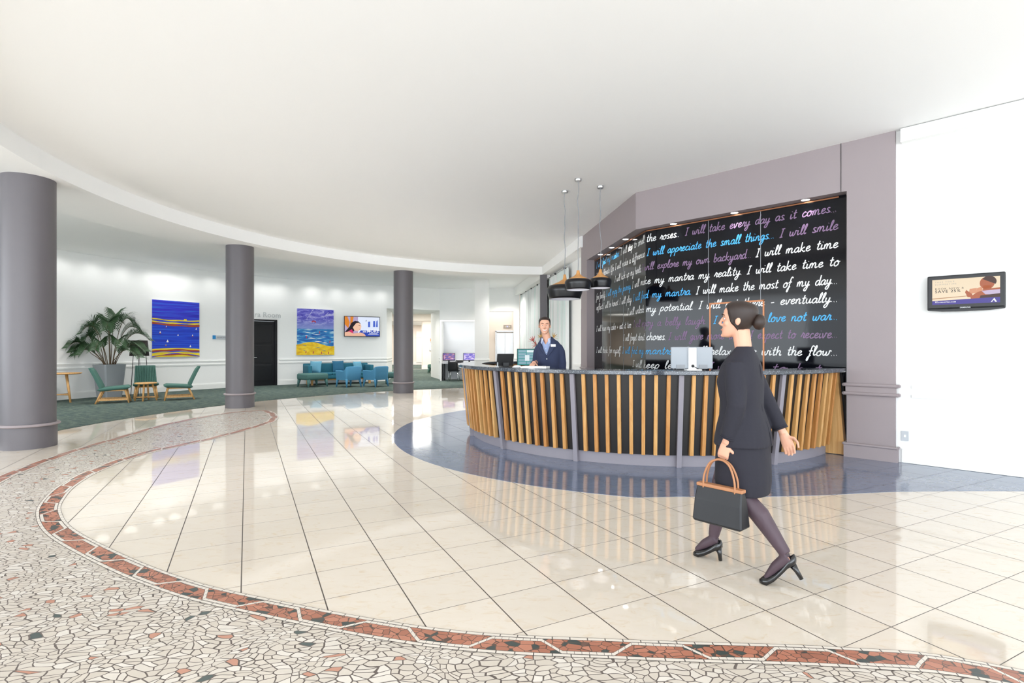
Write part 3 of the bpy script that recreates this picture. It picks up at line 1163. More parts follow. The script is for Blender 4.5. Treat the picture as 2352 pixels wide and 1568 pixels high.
def downlight(s, label, e=6):
    p = fold(s, .085)
    t = empty('downlight', label, 'ceiling light', (p[0], p[1], HZ), 0, 'downlights under the grey header')
    mb = MB()
    mb.lathe([(.052, -.001), (.062, -.006), (.066, -.001)], 24, caps=False)
    mb.lathe([(.066, -.001), (.052, -.001)], 24)
    mb.build('bezel', M['steel'], t, smooth=True)
    mb = MB()
    mb.lathe([(0.001, -.004), (.052, -.004), (.052, -.001), (.001, -.001)], 24)
    mb.build('lens', lens_m, t)
    light('lamp', 'SPOT', (0, 0, -.02), (0, 0, 0), e, (1, .97, .93), t, spot_size=R(95), spot_blend=.6, shadow_soft_size=.04)


for px, lb in ((1547, 'downlight under the grey header, first right of the fold'), (1687, 'downlight under the grey header, middle one above the right panel'),
               (1850, 'downlight under the grey header, nearest the right pier'), (1437, 'downlight under the grey header, first left of the fold'),
               (1405, 'downlight under the grey header, middle one above the left panel'), (1379, 'downlight under the grey header, nearest the left pier')):
    r = (px - 1176) / F_PX
    # the fixture sits half way between header face and panel
    if px > 1483:
        Y = (11.346 - .12) / (1 + r)
        s = (r * Y - (PC[0] - SQ * .085)) / SQ
    else:
        x0, y0 = PC[0] - .992 * .085, PC[1] - .125 * .085
        s = -(x0 - y0 * r) / (.992 * r + .125)
    downlight(s, lb)

# ------------------------------------------------------------------ white wall on the right with the television
WO = .075
def wr(d):
    """point d metres along the white wall from the grey pier"""
    return (FR[0] - .1 + WO * .5 + SQ * d, FR[1] + .1 + WO * .5 - SQ * d)


mb = MB()
p, q2 = wr(.02), wr(7)
mb.prism([p, q2, (q2[0] + .2, q2[1] + .2), (p[0] + .2, p[1] + .2)], 0, ZC + .01)
struct(mb.build('wall_right', M['white']), 'bright white wall right of the grey pier', 'wall')
WRZ = R(-45)


def wrbox(mb, d0, d1, z0, z1, dep):
    c = wr((d0 + d1) / 2)
    mb.box((c[0] - SQ * dep / 2, c[1] - SQ * dep / 2, (z0 + z1) / 2), (d1 - d0, dep, z1 - z0), WRZ)


mb = MB()
wrbox(mb, .3, 7, .91, .95, .02)
wrbox(mb, .3, 7, .80, .84, .02)
struct(mb.build('trim_7', M['trimw']), 'white double chair rail on the bright right wall', 'trim')
mb = MB()
wrbox(mb, .2, 7, .006, .17, .018)
struct(mb.build('baseboard_right', M['trimw']), 'white baseboard of the bright right wall', 'baseboard')
mb = MB()
wrbox(mb, .2, 7, ZC - .17, ZC - .01, .1)
struct(mb.build('trim_8', M['trimw']), 'white cornice on the bright right wall', 'trim')
c = wr(.2)
t = empty('power_outlet', 'small white power outlet low on the bright wall beside the grey pier', 'outlet', (c[0], c[1], .33), WRZ)
mb = MB()
mb.box((.03, -.006, 0), (.075, .012, .12), bev=.003)
mb.build('plate', M['silver'], t)
mb = MB()
mb.box((.03, -.014, .0), (.02, .008, .03))
mb.build('switch', M['trimw'], t)


def text_mb(mb, s, x, y, size, M_, align='LEFT', bold=0, space=1.0, sx=1.0):
    cu = bpy.data.curves.new('t', 'FONT')
    cu.body = s
    cu.size = 1
    cu.align_x = align
    cu.space_character = space
    cu.offset = bold
    cu.resolution_u = 3
    ob = bpy.data.objects.new('t', cu)
    COL.objects.link(ob)
    dg = bpy.context.evaluated_depsgraph_get()
    me = bpy.data.meshes.new_from_object(ob.evaluated_get(dg))
    V = [(x + v.co.x * size * sx, y + v.co.y * size, 0) for v in me.vertices]
    Fc = [tuple(p.vertices) for p in me.polygons]
    bpy.data.objects.remove(ob)
    bpy.data.meshes.remove(me)
    bpy.data.curves.remove(cu)
    mb.add(V, Fc, M=M_)


def disp(z=0):
    """picture plane: x right, y up, facing local -Y, z metres in front"""
    return Matrix.Translation((0, -z, 0)) @ Matrix.Rotation(R(90), 4, 'X')


def poly(mb, pts, z, mi):
    mb.m = mi
    mb.add([(x, y, 0) for x, y in pts], [tuple(range(len(pts)))], M=disp(z))


def ellp(cx, cy, rx, ry, n=20, a0=0, a1=360):
    return [(cx + rx * cos(R(a0 + (a1 - a0) * k / n)), cy + ry * sin(R(a0 + (a1 - a0) * k / n))) for k in range(n if a1 - a0 == 360 else n + 1)]


def scr(name, stops, strength=.54, axis=1):
    """lit screen colour that changes across the picture itself"""
    t = NT(name)
    xyz = t.sep(t.coord())
    col = t.ramp(t.math('ADD', t.math('MULTIPLY', xyz[axis], stops[0]), stops[1]), stops[2])
    t.out((0, 0, 0), .15, spec=.4)
    t.link(col, t.b.inputs['Emission Color'])
    t.b.inputs['Emission Strength'].default_value = strength
    return t.m


# television on the right wall
yA, yB = 5.98, 0
rx = (2217 - 1176) / F_PX
sumw = wr(0)[0] + wr(0)[1]
Y = sumw / (1 + rx) - .03
tv = empty('television', 'black-framed television with a sunset advert on the bright right wall', 'television', (rx * Y, Y, 2.035), R(-45 + 3))
mb = MB()
mb.box((0, -.035, .0), (.67, .05, .40), bev=.012)
mb.prism([(-.325, -.2), (-.2, -.213), (0, -.218), (.2, -.213), (.325, -.2), (.325, -.17), (-.325, -.17)], .012, .06, M=disp(0))
mb.build('case', M['dark'], tv)
E_ = lambda n, h, s=.58: emis(n, h, s)
sc = MB()
poly(sc, [(-.29, -.135), (.29, -.135), (.29, .155), (-.29, .155)], .0625, 0)
poly(sc, [(-.29, -.07), (.02, -.052), (.02, -.045), (-.29, -.06)], .063, 1)
poly(sc, [(.29, -.08), (.05, -.09), (.045, -.06), (.09, -.02), (.13, .0), (.19, .02), (.29, .03)], .0632, 2)
poly(sc, ellp(.185, .085, .062, .07), .0634, 2)
poly(sc, ellp(.2, .1, .062, .062, 16, -30, 150), .0636, 3)
poly(sc, [(.15, .0), (.15, .06), (.22, .06), (.22, .0)], .0634, 2)
poly(sc, [(.14, -.0), (.29, .01), (.29, -.05), (.17, -.04)], .0638, 4)
poly(sc, [(.29, -.085), (.12, -.085), (.13, -.05), (.29, -.035)], .064, 3)
poly(sc, [(.03, -.03), (.04, .03), (.1, .035), (.09, -.02)], .0634, 5)
poly(sc, [(.09, -.02), (.1, .03), (.14, .05), (.15, .01)], .0636, 5)
poly(sc, [(.0, -.005), (.01, .02), (.06, -.03), (.07, -.07), (.02, -.06)], .0638, 2)
poly(sc, [(-.29, -.135), (.29, -.135), (.29, -.075), (-.29, -.09)], .0642, 6)
sc.m = 7
text_mb(sc, 'TAKE YOUR', -.265, .118, .022, disp(.0645), space=1.6)
text_mb(sc, 'SUMMERTIME', -.265, .09, .022, disp(.0645), space=1.6)
sc.m = 9
text_mb(sc, 'BOOK NOW &', -.265, .038, .028, disp(.0645), space=1.35, sx=1.1)
text_mb(sc, 'SAVE 25%', -.265, .003, .042, disp(.0645), space=1.2, bold=.012, sx=1.1)
sc.m = 8
text_mb(sc, 'VISIT', -.265, -.102, .012, disp(.0645))
text_mb(sc, 'ACCORHOTELS.COM', -.265, -.114, .018, disp(.0645), bold=.02, space=1.1)
poly(sc, [(.215, -.127), (.243, -.083), (.265, -.127), (.25, -.127), (.24, -.105), (.232, -.112), (.226, -.127)], .0645, 8)
sc.build('screen', [scr('sunset_screen', (3.2, .5, [(0, lin('#fff0dc')), (.35, lin('#f6dfba')), (.62, lin('#f4ede0')), (1, lin('#dfecec'))])),
                    E_('sc_rail', '#b98a62'), E_('sc_skin', '#b5633f'), E_('sc_dark', '#4a2c22'), E_('sc_shirt', '#cdbcd8'), E_('sc_book', '#dd9a74'),
                    E_('sc_band', '#4b3f9a'), E_('sc_pale', '#a3a8a8'), E_('sc_white', '#ffffff'), E_('sc_ink', '#24242c')], tv)
mb = MB()
text_mb(mb, 'SAMSUNG', -.045, -.182, .02, disp(.0612), bold=.02)
lab(mb.build('maker_lettering', M['silver'], tv), 'small silver maker lettering')
mb = MB()
mb.box((0, .0, 0), (.25, .03, .2))
mb.build('wall_bracket', M['dark'], tv)

# ------------------------------------------------------------------ reception counter
RC = (2.18, 9.04)
rc = empty('reception_counter', 'curved reception counter with timber battens and black stone top', 'counter', (*RC, 0))
TH = lambda a: (sin(R(a)), -cos(R(a)))
Zt0, Zt1 = 1.09, 1.14


def ring_pts(r, a0, a1, n=60):
    return [(r * TH(a0 + (a1 - a0) * i / n)[0], r * TH(a0 + (a1 - a0) * i / n)[1]) for i in range(n + 1)]


gr = NT('black_speckled_granite')
v = gr.voro(gr.coord(), 210)
nz = gr.noise(gr.coord(), 160, 3, .7)
sp = gr.node('ShaderNodeSeparateColor')
gr.link(v.outputs['Color'], sp.inputs[0])
col = gr.ramp(nz, [(.35, lin('#2b2e34')), (.55, lin('#474c54')), (.72, lin('#6a717a'))])
col = gr.mix(gr.math('GREATER_THAN', sp.outputs[0], .94), col, lin('#9aa2ab'))
gr.out(col, .1, spec=.6)
M['granite'] = gr.m
mb = MB()
# one continuous stone top: C-shaped ring plus straight return to the wall
rings = []
outer, inner = ring_pts(3.095, -122, 44.0, 80), ring_pts(2.7, -118, 37.5, 80)
e = .006
for po, pi_ in zip(outer, inner):
    lo, li = hypot(*po), hypot(*pi_)
    o_in = (po[0] * (lo - e) / lo, po[1] * (lo - e) / lo)
    i_in = (pi_[0] * (li + e) / li, pi_[1] * (li + e) / li)
    rings.append([(*o_in, Zt0), (*po, Zt0 + e), (*po, Zt1 - e), (*o_in, Zt1), (*i_in, Zt1), (*pi_, Zt1 - e), (*pi_, Zt0 + e), (*i_in, Zt0)])
mb.loft(rings)
mb.prism([(-2.6, 1.2), (-1.45, 1.24), (-1.45, 1.75), (-2.52, 1.72)], Zt0, Zt1 - .001)
mb.build('countertop', M['granite'], rc, auto=40)
# leaning black front
mb = MB()
rr = []
for i in range(81):
    a = -122 + (44 + 122) * i / 80
    d = TH(a)
    rr.append([(d[0] * r, d[1] * r, z) for r, z in ((2.885, .14), (3.005, Zt0), (2.9, Zt0), (2.80, .14))])
mb.loft(rr)
mb.build('front_panel', M['darkpanel'], rc, smooth=False, auto=40)
mb = MB()
rr = []
for i in range(81):
    a = -122 + (44 + 122) * i / 80
    d = TH(a)
    rr.append([(d[0] * r, d[1] * r, z) for r, z in ((2.86, .003), (2.86, .15), (2.80, .15), (2.80, .003))])
mb.loft(rr)
mb.build('kick_plate', M['post'], rc, auto=40)
mb = MB()
rr = []
for i in range(61):
    a = -118 + (37 + 118) * i / 60
    d = TH(a)
    rr.append([(d[0] * r, d[1] * r, z) for r, z in ((2.8, .70), (2.8, .735), (2.2, .735), (2.2, .70))])
mb.loft(rr)
mb.build('work_desk', M['oakx'], rc, auto=40)
mb = MB()
mb.box((-2.0, 1.5, .56), (1.05, .42, 1.06))
mb.box((-1.95, 1.12, 1.0), (.95, .35, .03))
mb.build('back_cabinet', M['oakx'], rc)


def radial_post(w, prof):
    """prof: (r_out, z) outline outer then inner, extruded across width w, standing at theta 0"""
    mb = MB()
    n = len(prof)
    V = [(-w / 2, -r, z) for r, z in prof] + [(w / 2, -r, z) for r, z in prof]
    mb.add(V, [tuple(range(n)), tuple(range(2 * n - 1, n - 1, -1))] + [(i, n + i, n + (i + 1) % n, (i + 1) % n) for i in range(n)])
    return mb


POSTS = [-101.2, -77.0, -52.8, -28.65, -4.5, 19.65]
post = radial_post(.055, [(2.915, .003), (2.93, .14), (3.045, Zt0), (2.9, Zt0), (2.80, .003)]).build('post', M['post'], rc)
for i, a in enumerate(POSTS):
    p = post if i == 0 else post.copy()
    if i:
        COL.objects.link(p)
        p.parent = rc
    p.rotation_euler = (0, 0, R(a))
bm_s = MB()
prof = [(2.945, .145), (3.038, Zt0 - .002), (3.0, Zt0 - .002), (2.885, .145)]
slat = radial_post(.042, prof)
slat = slat.build('timber_batten', M['slat'], rc)
bmv = slat.modifiers.new('edge', 'BEVEL')
bmv.width = .004
bmv.segments = 2
first = True
for pa in POSTS:
    for k in range(8):
        a = pa + 24.17 * (k + 1) / 9
        if a > 43.6:
            continue
        p = slat if first else slat.copy()
        if not first:
            COL.objects.link(p)
            p.parent = rc
        first = False
        p.rotation_euler = (0, 0, R(a))
mb = MB()
d0, d1 = TH(44.3), TH(46.9)
mb.add([(d0[0] * 2.72, d0[1] * 2.72, .01), (d0[0] * 3.08, d0[1] * 3.08, .01), (d0[0] * 2.99, d0[1] * 2.99, Zt0), (d0[0] * 2.9, d0[1] * 2.9, Zt0),
        (d1[0] * 2.72, d1[1] * 2.72, .01), (d1[0] * 3.08, d1[1] * 3.08, .01), (d1[0] * 2.99, d1[1] * 2.99, Zt0), (d1[0] * 2.9, d1[1] * 2.9, Zt0)],
       [(0, 1, 2, 3), (7, 6, 5, 4), (0, 4, 5, 1), (1, 5, 6, 2), (2, 6, 7, 3), (3, 7, 4, 0)])
lab(mb.build('end_panel', M['oak'], rc), 'timber end board against the grey pier')

# ------------------------------------------------------------------ pendants over the counter
pin = plain('pale_shade_lining', '#e9e9ef', .6, var=.01)
bulb_m = emis('warm_bulb', '#fff6ea', .8)


def pendant(x, y, zb, dia, hs, ht, label, seed):
    t = empty('pendant_lamp', label, 'pendant lamp', (x, y, ZC), 0, 'black and timber pendants over the counter')
    r = dia / 2
    z0 = zb - ZC
    mb = MB()
    mb.lathe([(.001, 0), (.055, 0), (.055, -.03), (.048, -.04), (.001, -.04)], 32)
    mb.build('canopy', M['steel'], t, auto=40)
    rs = random.Random(seed)
    pts = [(0, 0, -.03)]
    n = 9
    top = z0 + hs + ht
    for i in range(1, n):
        pts.append((rs.uniform(-.012, .012), rs.uniform(-.01, .01), -.03 + (top + .03) * i / n))
    pts.append((0, 0, top))
    mb = MB()
    mb.tube(crom(pts, 5), .0055, 8)
    mb.build('cord', M['grey'], t, smooth=True)
    mb = MB()
    prof = [(.001, hs + ht), (.022, hs + ht), (.024, hs + ht * .8), (.035, hs + ht * .55), (r * .38, hs + ht * .28), (r * .66, hs + ht * .08), (r * .74, hs), (r * .70, hs - .012), (.001, hs)]
    mb.lathe([(a, z + z0) for a, z in prof], 48)
    mb.build('timber_cap', M['teak'], t, smooth=True)
    mb = MB()
    prof = [(r * .70, hs - .004), (r * .86, hs - .008), (r * .97, hs * .82), (r, hs * .66), (r * .985, hs * .5), (r * .9, hs * .12), (r * .88, 0), (r * .86, .001)]
    mb.lathe([(a, z + z0) for a, z in prof], 56)
    mb.build('shade', M['blackmetal'], t, smooth=True)
    mb = MB()
    prof = [(r * .86, .001), (r * .88, hs * .12), (r * .95, hs * .5), (r * .965, hs * .66), (r * .9, hs * .85), (r * .5, hs - .02), (.001, hs - .015)]
    mb.lathe([(a, z + z0) for a, z in prof], 56)
    mb.build('shade_lining', pin, t, smooth=True)
    mb = MB()
    mb.ell((0, 0, z0 + hs * .55), (.04, .04, .05), 16, 10)
    mb.build('bulb', bulb_m, t, smooth=True)
    light('lamp', 'POINT', (0, 0, z0 + hs * .2), (0, 0, 0), .13, (.97, .96, 1), t, shadow_soft_size=.11)


pendant(.893, 8.9, 2.228, .60, .235, .18, 'largest black pendant with timber top, lowest left of the three', 1)
pendant(1.04, 8.27, 2.315, .42, .17, .135, 'middle black pendant with timber top and the longest cord above the counter', 2)
pendant(1.452, 8.63, 2.385, .365, .165, .14, 'small black pendant with timber top nearest the black panel', 3)
# ------------------------------------------------------------------ things on the curved wall
def wall_thing(name, label, cat, px, inset=.02, z=0, group=None):
    p, rz, _ = wpt(px, inset)
    return empty(name, label, cat, (p[0], p[1], z), rz, group)


def span(px0, px1, inset=.05):
    a, b = wpt(px0, inset)[0], wpt(px1, inset)[0]
    mid = ((a[0] + b[0]) / 2, (a[1] + b[1]) / 2)
    return mid, atan2(b[1] - a[1], b[0] - a[0]), hypot(b[0] - a[0], b[1] - a[1])


def streaks(name, wave=.02, sx=1.4, sy=26):
    """brushy colour, x/y in local metres"""
    t = NT(name)
    co = t.coord()
    return t, co, t.noise(t.mapping(co, (sx, 1, sy)), 1, 4, .6, .4)


# painting 1: blue with yellow horizon bands
mid, rz, wd = span(348, 457, .03)
hgt = 1.80
pt = empty('painting', 'large blue painting with yellow and red bands hanging above the green chairs', 'painting', (*mid, 2.02), rz)
mb = MB()
mb.box((0, 0, 0), (wd, .045, hgt))
lab(mb.build('canvas', M['trimw'], pt), 'white canvas edge')
t, co, n = streaks('blue_brush', sx=.6, sy=34)
xyz = t.sep(co)
sea = t.ramp(n, [(.3, lin('#10209a')), (.5, lin('#1f46d6')), (.68, lin('#2c6fe0'))])
sky = t.ramp(n, [(.3, lin('#2026b0')), (.5, lin('#3a34d8')), (.68, lin('#2f7be6'))])
t.out(t.mix(t.sstep(xyz[2], .15, .35), sea, sky), .45)
ylw = streaks('yellow_brush', sx=2, sy=30)
ylw[0].out(ylw[0].ramp(ylw[2], [(.3, lin('#c8a818')), (.5, lin('#f2d92c')), (.7, lin('#f7e85a'))]), .5)
red = plain('rust_brush', '#a8452c', .5, var=.25, scale=20)
w2, h2 = wd / 2, hgt / 2
mb = MB()
mb.m = 0
mb.box((0, -.026, 0), (wd * .995, .008, hgt * .995))


def band(mb, f0, f1, mi, z, ww=w2, n=30):
    V, Fc = [], []
    for i in range(n + 1):
        x = -ww + 2 * ww * i / n
        V += [(x, f0(x)), (x, f1(x))]
    mb.m = mi
    mb.add([(x, y, 0) for x, y in V], [(2 * i, 2 * i + 2, 2 * i + 3, 2 * i + 1) for i in range(n)], M=disp(z))


sv = lambda base, c, s=0, ph=0: (lambda x: base + c * x * x + s * x + .008 * sin(9 * x + ph))
band(mb, sv(.245, .05, -.01), sv(.285, .045, -.01, 1), 1, .031)
band(mb, sv(.155, .05, -.02), sv(.195, .05, -.02, 2), 1, .031)
band(mb, sv(.085, .05, -.03), sv(.14, .06, -.03, 2), 2, .032)
band(mb, lambda x: -h2, lambda x: -.62 - .06 * x * x, 1, .031)
band(mb, sv(-.71, -.1), sv(-.655, -.1, 0, 1), 2, .032)
band(mb, sv(-.745, -.06), sv(-.715, -.07, 0, 1), 0, .033)
band(mb, sv(-.845, -.12), sv(-.80, -.16, 0, 2), 2, .033)
band(mb, sv(-.80, -.2), sv(-.785, -.2, 0, 2), 0, .034)
rs = random.Random(3)
boats = [(-.32, .06), (.62, .02), (-.5, -.13), (.04, -.2), (.5, -.21), (-.28, -.4), (-.33, -.53), (.43, -.56)]
for i, (x, y) in enumerate(boats):
    k = .022 + .006 * (i % 3)
    poly(mb, ellp(x, y - k * .6, k, k * .5, 10), .035, 3 if i % 2 else 2)
    poly(mb, [(x - k * .6, y - k * .2), (x + k * .8, y - k * .2), (x, y + k * 1.6)], .036, 3 if i not in (6,) else 1)
poly(mb, [(.22, .27), (.32, .27), (.31, .33), (.23, .33)], .034, 1)
mb.build('painted_scene', [t.m, ylw[0].m, red, M['paper']], pt)

# painting 2: beach with kites
mid, rz, wd = span(681.5, 766, .03)
hgt = 1.80
pt = empty('painting', 'colourful beach painting with purple sky and yellow sand beside the television', 'painting', (*mid, 2.03), rz)
mb = MB()
mb.box((0, 0, 0), (wd, .045, hgt))
lab(mb.build('canvas', M['trimw'], pt), 'white canvas edge')
w2, h2 = wd / 2, hgt / 2
t = NT('seascape_brush')
co = t.coord()
xyz = t.sep(co)
n1 = t.noise(t.mapping(co, (2.2, 1, 7), (0, R(20), 0)), 1.4, 5, .65, 1.2)
n2 = t.noise(t.mapping(co, (1.6, 1, 13), (0, R(-4), 0)), 1.5, 4, .6, .6)
skyc = t.ramp(n1, [(.3, lin('#3a2fb0')), (.48, lin('#6a66d2')), (.58, lin('#a9a6e6')), (.72, lin('#e9e6fa'))])
hor = t.mix(t.sstep(xyz[2], .05, .6), lin('#8f9ede'), skyc)
seac = t.ramp(n2, [(.32, lin('#123f9c')), (.48, lin('#2277c4')), (.57, lin('#4aa7d6')), (.66, lin('#d9ecf4'))])
t.out(t.mix(t.math('GREATER_THAN', xyz[2], .12), seac, hor), .45)
mb = MB()
mb.m = 0
mb.box((0, -.026, 0), (wd * .995, .008, hgt * .995))
band(mb, lambda x: -h2, lambda x: -.47 + .07 * sin(4.2 * x + 2.2) - .03 * x, 1, .031)
for x, y, l, h in ((-.3, -.03, .25, .02), (.05, -.1, .3, .018), (-.15, -.25, .32, .025), (.3, -.2, .2, .016), (.1, -.38, .3, .02), (-.35, -.15, .15, .015), (.35, -.42, .2, .02), (.38, .02, .16, .02)):
    poly(mb, [(x - l / 2, y), (x - l * .1, y + h), (x + l / 2, y + h * .2), (x + l * .1, y - h * .6)], .032, 2)
for cx, cy, rr, r2 in ((-.08, .35, .1, .07),):
    poly(mb, ellp(cx, cy, rr, rr, 12, 20, 150) + ellp(cx, cy - .02, r2, r2, 12, 150, 20)[::1], .033, 3)
for x, y in ((.14, -.01), (-.36, -.2), (.55, -.38), (-.38, -.78), (-.1, -.8), (.22, -.82), (.5, -.82)):
    poly(mb, [(x - .02, y - .05), (x + .02, y - .04), (x + .025, y + .03), (x, y + .055)], .033, 3)
for x0, y0, x1, y1 in ((-.35, .5, -.1, .88), (.3, .6, .5, .8)):
    poly(mb, [(x0, y0), (x1, y1), (x1 + .012, y1), (x0 + .006, y0)], .033, 2)
for x, y, l in ((-.45, -.52, .2), (.05, -.6, .25), (-.45, -.72, .12), (.3, -.73, .2), (.3, -.85, .14)):
    poly(mb, [(x - l / 2, y + .02), (x + l / 2, y - .01), (x + l * .3, y - .025)], .032, 4)
ysand = streaks('sand_brush', sx=4, sy=9)
ysand[0].out(ysand[0].ramp(ysand[2], [(.3, lin('#e0a61a')), (.5, lin('#f7cc1c')), (.7, lin('#ffe14a'))]), .5)
mb.build('painted_scene', [t.m, ysand[0].m, M['paper'], plain('kite_red', '#c03a52', .5), plain('sea_blue_dab', '#35679a', .5)], pt)

# television on the curved wall
mid, rz, wd = span(790.5, 872.5, .08)
tv = empty('television', 'thin television showing a dark-haired woman before towers on the curved wall', 'television', (*mid, 2.285), rz)
hgt = wd * .575
mb = MB()
mb.box((0, .02, 0), (wd, .055, hgt), bev=.008)
mb.build('case', M['dark'], tv)
w2, h2 = wd / 2 - .02, hgt / 2 - .025
sx, sy = w2, h2
P2 = lambda pts: [(x * sx, y * sy) for x, y in pts]
sc = MB()
poly(sc, P2([(-1, -1), (1, -1), (1, 1), (-1, 1)]), .010, 0)
poly(sc, P2([(-1, -1), (-.25, -1), (-.25, 1), (-1, 1)]), .0105, 1)
poly(sc, P2([(-1, .2), (-.8, -.2), (-.72, .4), (-.85, 1), (-1, 1)]), .011, 2)
poly(sc, P2([(-.68, 1), (-.7, -.1), (-.6, -.1), (-.5, 1)]), .011, 2)
poly(sc, P2([(.33, -.05), (.45, -.05), (.45, .55), (.33, .5)]), .011, 3)
poly(sc, P2([(.62, -.02), (.76, -.02), (.74, .62), (.63, .6)]), .011, 3)
poly(sc, P2([(.8, -.02), (.9, -.02), (.89, .7), (.82, .6)]), .011, 3)
poly(sc, P2([(-.3, -1), (1, -1), (1, -.45), (.6, -.35), (.2, -.42), (-.1, -.4)]), .0112, 4)
poly(sc, P2([(-1, -.62), (-.72, .0), (-.62, .38), (-.42, .58), (-.22, .52), (-.1, .3), (-.2, .0), (-.45, -.4), (-.6, -.7)]), .0115, 5)
poly(sc, P2([(-.9, -.62), (-.6, -.3), (-.5, -.7), (-.7, -.9)]), .0117, 6)
poly(sc, P2([(-1, -1), (-1, -.62), (-.75, -.55), (-.5, -.75), (-.1, -.62), (.12, -.78), (.2, -1)]), .0120, 7)
poly(sc, P2([(-.55, -.1), (-.35, .35), (-.2, .4), (-.09, .22), (-.06, .0), (-.1, -.3), (-.25, -.48), (-.45, -.42)]), .0123, 8)
poly(sc, P2([(-.22, .12), (-.13, .14), (-.13, .09), (-.22, .08)]), .0126, 5)
poly(sc, P2([(-.2, -.27), (-.09, -.26), (-.14, -.33)]), .0126, 9)
sc.m = 10
text_mb(sc, 'MORE', .27 * sx, -.62 * sy, .44 * sy, disp(.0125), bold=.006, space=1.05)
text_mb(sc, 'you', .02 * sx, -.6 * sy, .26 * sy, disp(.0125), bold=.02)
poly(sc, P2([(.4, -.76), (.88, -.76), (.88, -.72), (.4, -.72)]), .0125, 10)
poly(sc, P2([(.33, -.84), (.95, -.84), (.95, -.81), (.33, -.81)]), .0125, 10)
sc.m = 5
text_mb(sc, 'A', .18 * sx, .55 * sy, .2 * sy, disp(.0125), bold=.02)
sc.build('screen', [emis('tv_sky', '#dfe8fb', 0.59), emis('tv_room', '#b7a6c8', 0.56), emis('tv_orange', '#e0862c', 0.56), emis('tv_tower', '#4a68cf', 0.56), emis('tv_city', '#2c49b4', 0.56),
                    emis('tv_hair', '#241a22', 0.56), emis('tv_pink', '#d2366e', 0.56), emis('tv_arm', '#eab79b', 0.59), emis('tv_face', '#f0c3a6', 0.59), emis('tv_lips', '#c05060', 0.56), emis('tv_text', '#ffffff', 0.62)], tv)
mb = MB()
mb.box((0, .055, 0), (.4, .05, .3))
mb.build('wall_bracket', M['dark'], tv)

# small room sign, wall lettering
t = wall_thing('room_sign', 'small grey room sign with a blue square on the curved wall', 'sign', 505, .012, 1.77)
mb = MB()
mb.box((.08, 0, 0), (.46, .014, .13), bev=.003)
mb.build('plate', M['silver'], t)
mb = MB()
mb.box((-.19, -.002, 0), (.1, .016, .13))
mb.build('blue_square', plain('sign_blue', '#2f8fd0', .4), t)
mb = MB()
text_mb(mb, 'PACIFIC ROOM', -.1, -.02, .055, disp(.0085))
mb.build('lettering', plain('sign_grey_text', '#5d6064', .5), t)
p, rzt, _ = wpt(584, .012)
mb = MB()
text_mb(mb, 'ra Room', 0, 0, .27, disp(.004), bold=.006)
o = tag(mb.build('wall_lettering', M['textgrey'], loc=(p[0], p[1], 2.54)), 'pale grey room-name lettering above the black door', 'sign')
o.rotation_euler = (0, 0, rzt + R(-2))


# ------------------------------------------------------------------ green lounge chairs
def lounge_chair(label, x, y, rz):
    t = empty('lounge_chair', label, 'chair', (x, y, 0), rz, 'green lounge chairs with timber legs')
    # upholstered seat, faces local -Y
    mb = MB()
    rings = []
    for i in range(12):
        k = i / 11
        yy = -.36 + .66 * k
        z = .40 - .05 * sin(k * PI * .5) + .015 * sin(k * PI)
        w = .30 - .02 * k
        th = .045
        if i in (0, 11):
            th = .012
        rings.append([(w * cx, yy, z + th * cz) for cx, cz in ((-1, 0), (-.97, .7), (-.85, 1), (-.4, .85), (0, .8), (.4, .85), (.85, 1), (.97, .7), (1, 0), (.97, -.7), (.85, -1), (0, -1), (-.85, -1), (-.97, -.7))])
    mb.loft(rings)
    mb.build('seat', M['green'], t, smooth=True)
    mb = MB()
    for j in range(13):
        x0, x1 = -.27 + .54 * j / 13, -.27 + .54 * (j + 1) / 13
        rings = []
        for i in range(9):
            k = i / 8
            zz = .36 + .54 * k
            yb = .22 + .23 * k ** 1.1
            s_ = 1 - .12 * k
            b = .035 if i not in (0, 8) else .01
            rings.append([(x0 * s_, yb - .02, zz), ((x0 + .007) * s_, yb - b, zz), ((x0 + x1) / 2 * s_, yb - b - .008, zz), ((x1 - .007) * s_, yb - b, zz), (x1 * s_, yb - .02, zz), (x1 * s_, yb + .035, zz), (x0 * s_, yb + .035, zz)])
        mb.loft(rings)
    mb.build('backrest', M['green'], t, auto=60)
    for sx in (-1, 1):
        for yt, yb in ((-.26, -.34), (.2, .34)):
            mb = MB()
            mb.tube([(sx * .22, yt, .34), (sx * .27, yb, .003)], [.025, .018], 10)
            mb.build('leg', M['oak'], t, smooth=True)
        mb = MB()
        mb.box((sx * .255, 0, .1), (.025, .6, .045))
        mb.build('side_rail', M['oakx'], t)
    mb = MB()
    mb.box((0, -.02, .325), (.46, .5, .03))
    mb.build('under_frame', M['oakx'], t)
    return t


lounge_chair('green upholstered timber-legged chair in front of the grey plant pot, facing right', -10.2, 13.45, R(122))
lounge_chair('green ribbed-back timber-legged chair facing forward behind the small stool table', -10.28, 14.75, R(36))
lounge_chair('green upholstered timber-legged chair below the blue painting, facing left', -9.05, 14.3, R(-56))

t = empty('stool_table', 'small round timber stool table before the middle green chair', 'table', (-9.72, 13.95, 0))
mb = MB()
mb.lathe([(.001, .45), (.24, .45), (.25, .46), (.25, .475), (.24, .485), (.001, .485)], 36)
mb.build('top', M['oakx'], t, auto=40)
for k in range(4):
    a = R(20 + 90 * k)
    mb = MB()
    mb.tube([(.15 * cos(a), .15 * sin(a), .45), (.25 * cos(a), .25 * sin(a), .003)], [.024, .022], 10)
    mb.build('leg', M['oak'], t, smooth=True)
mb = MB()
for k in range(2):
    a = R(20 + 90 * k)
    mb.box((0, 0, .1), (.42, .03, .035), a)
mb.build('stretcher', M['oakx'], t)

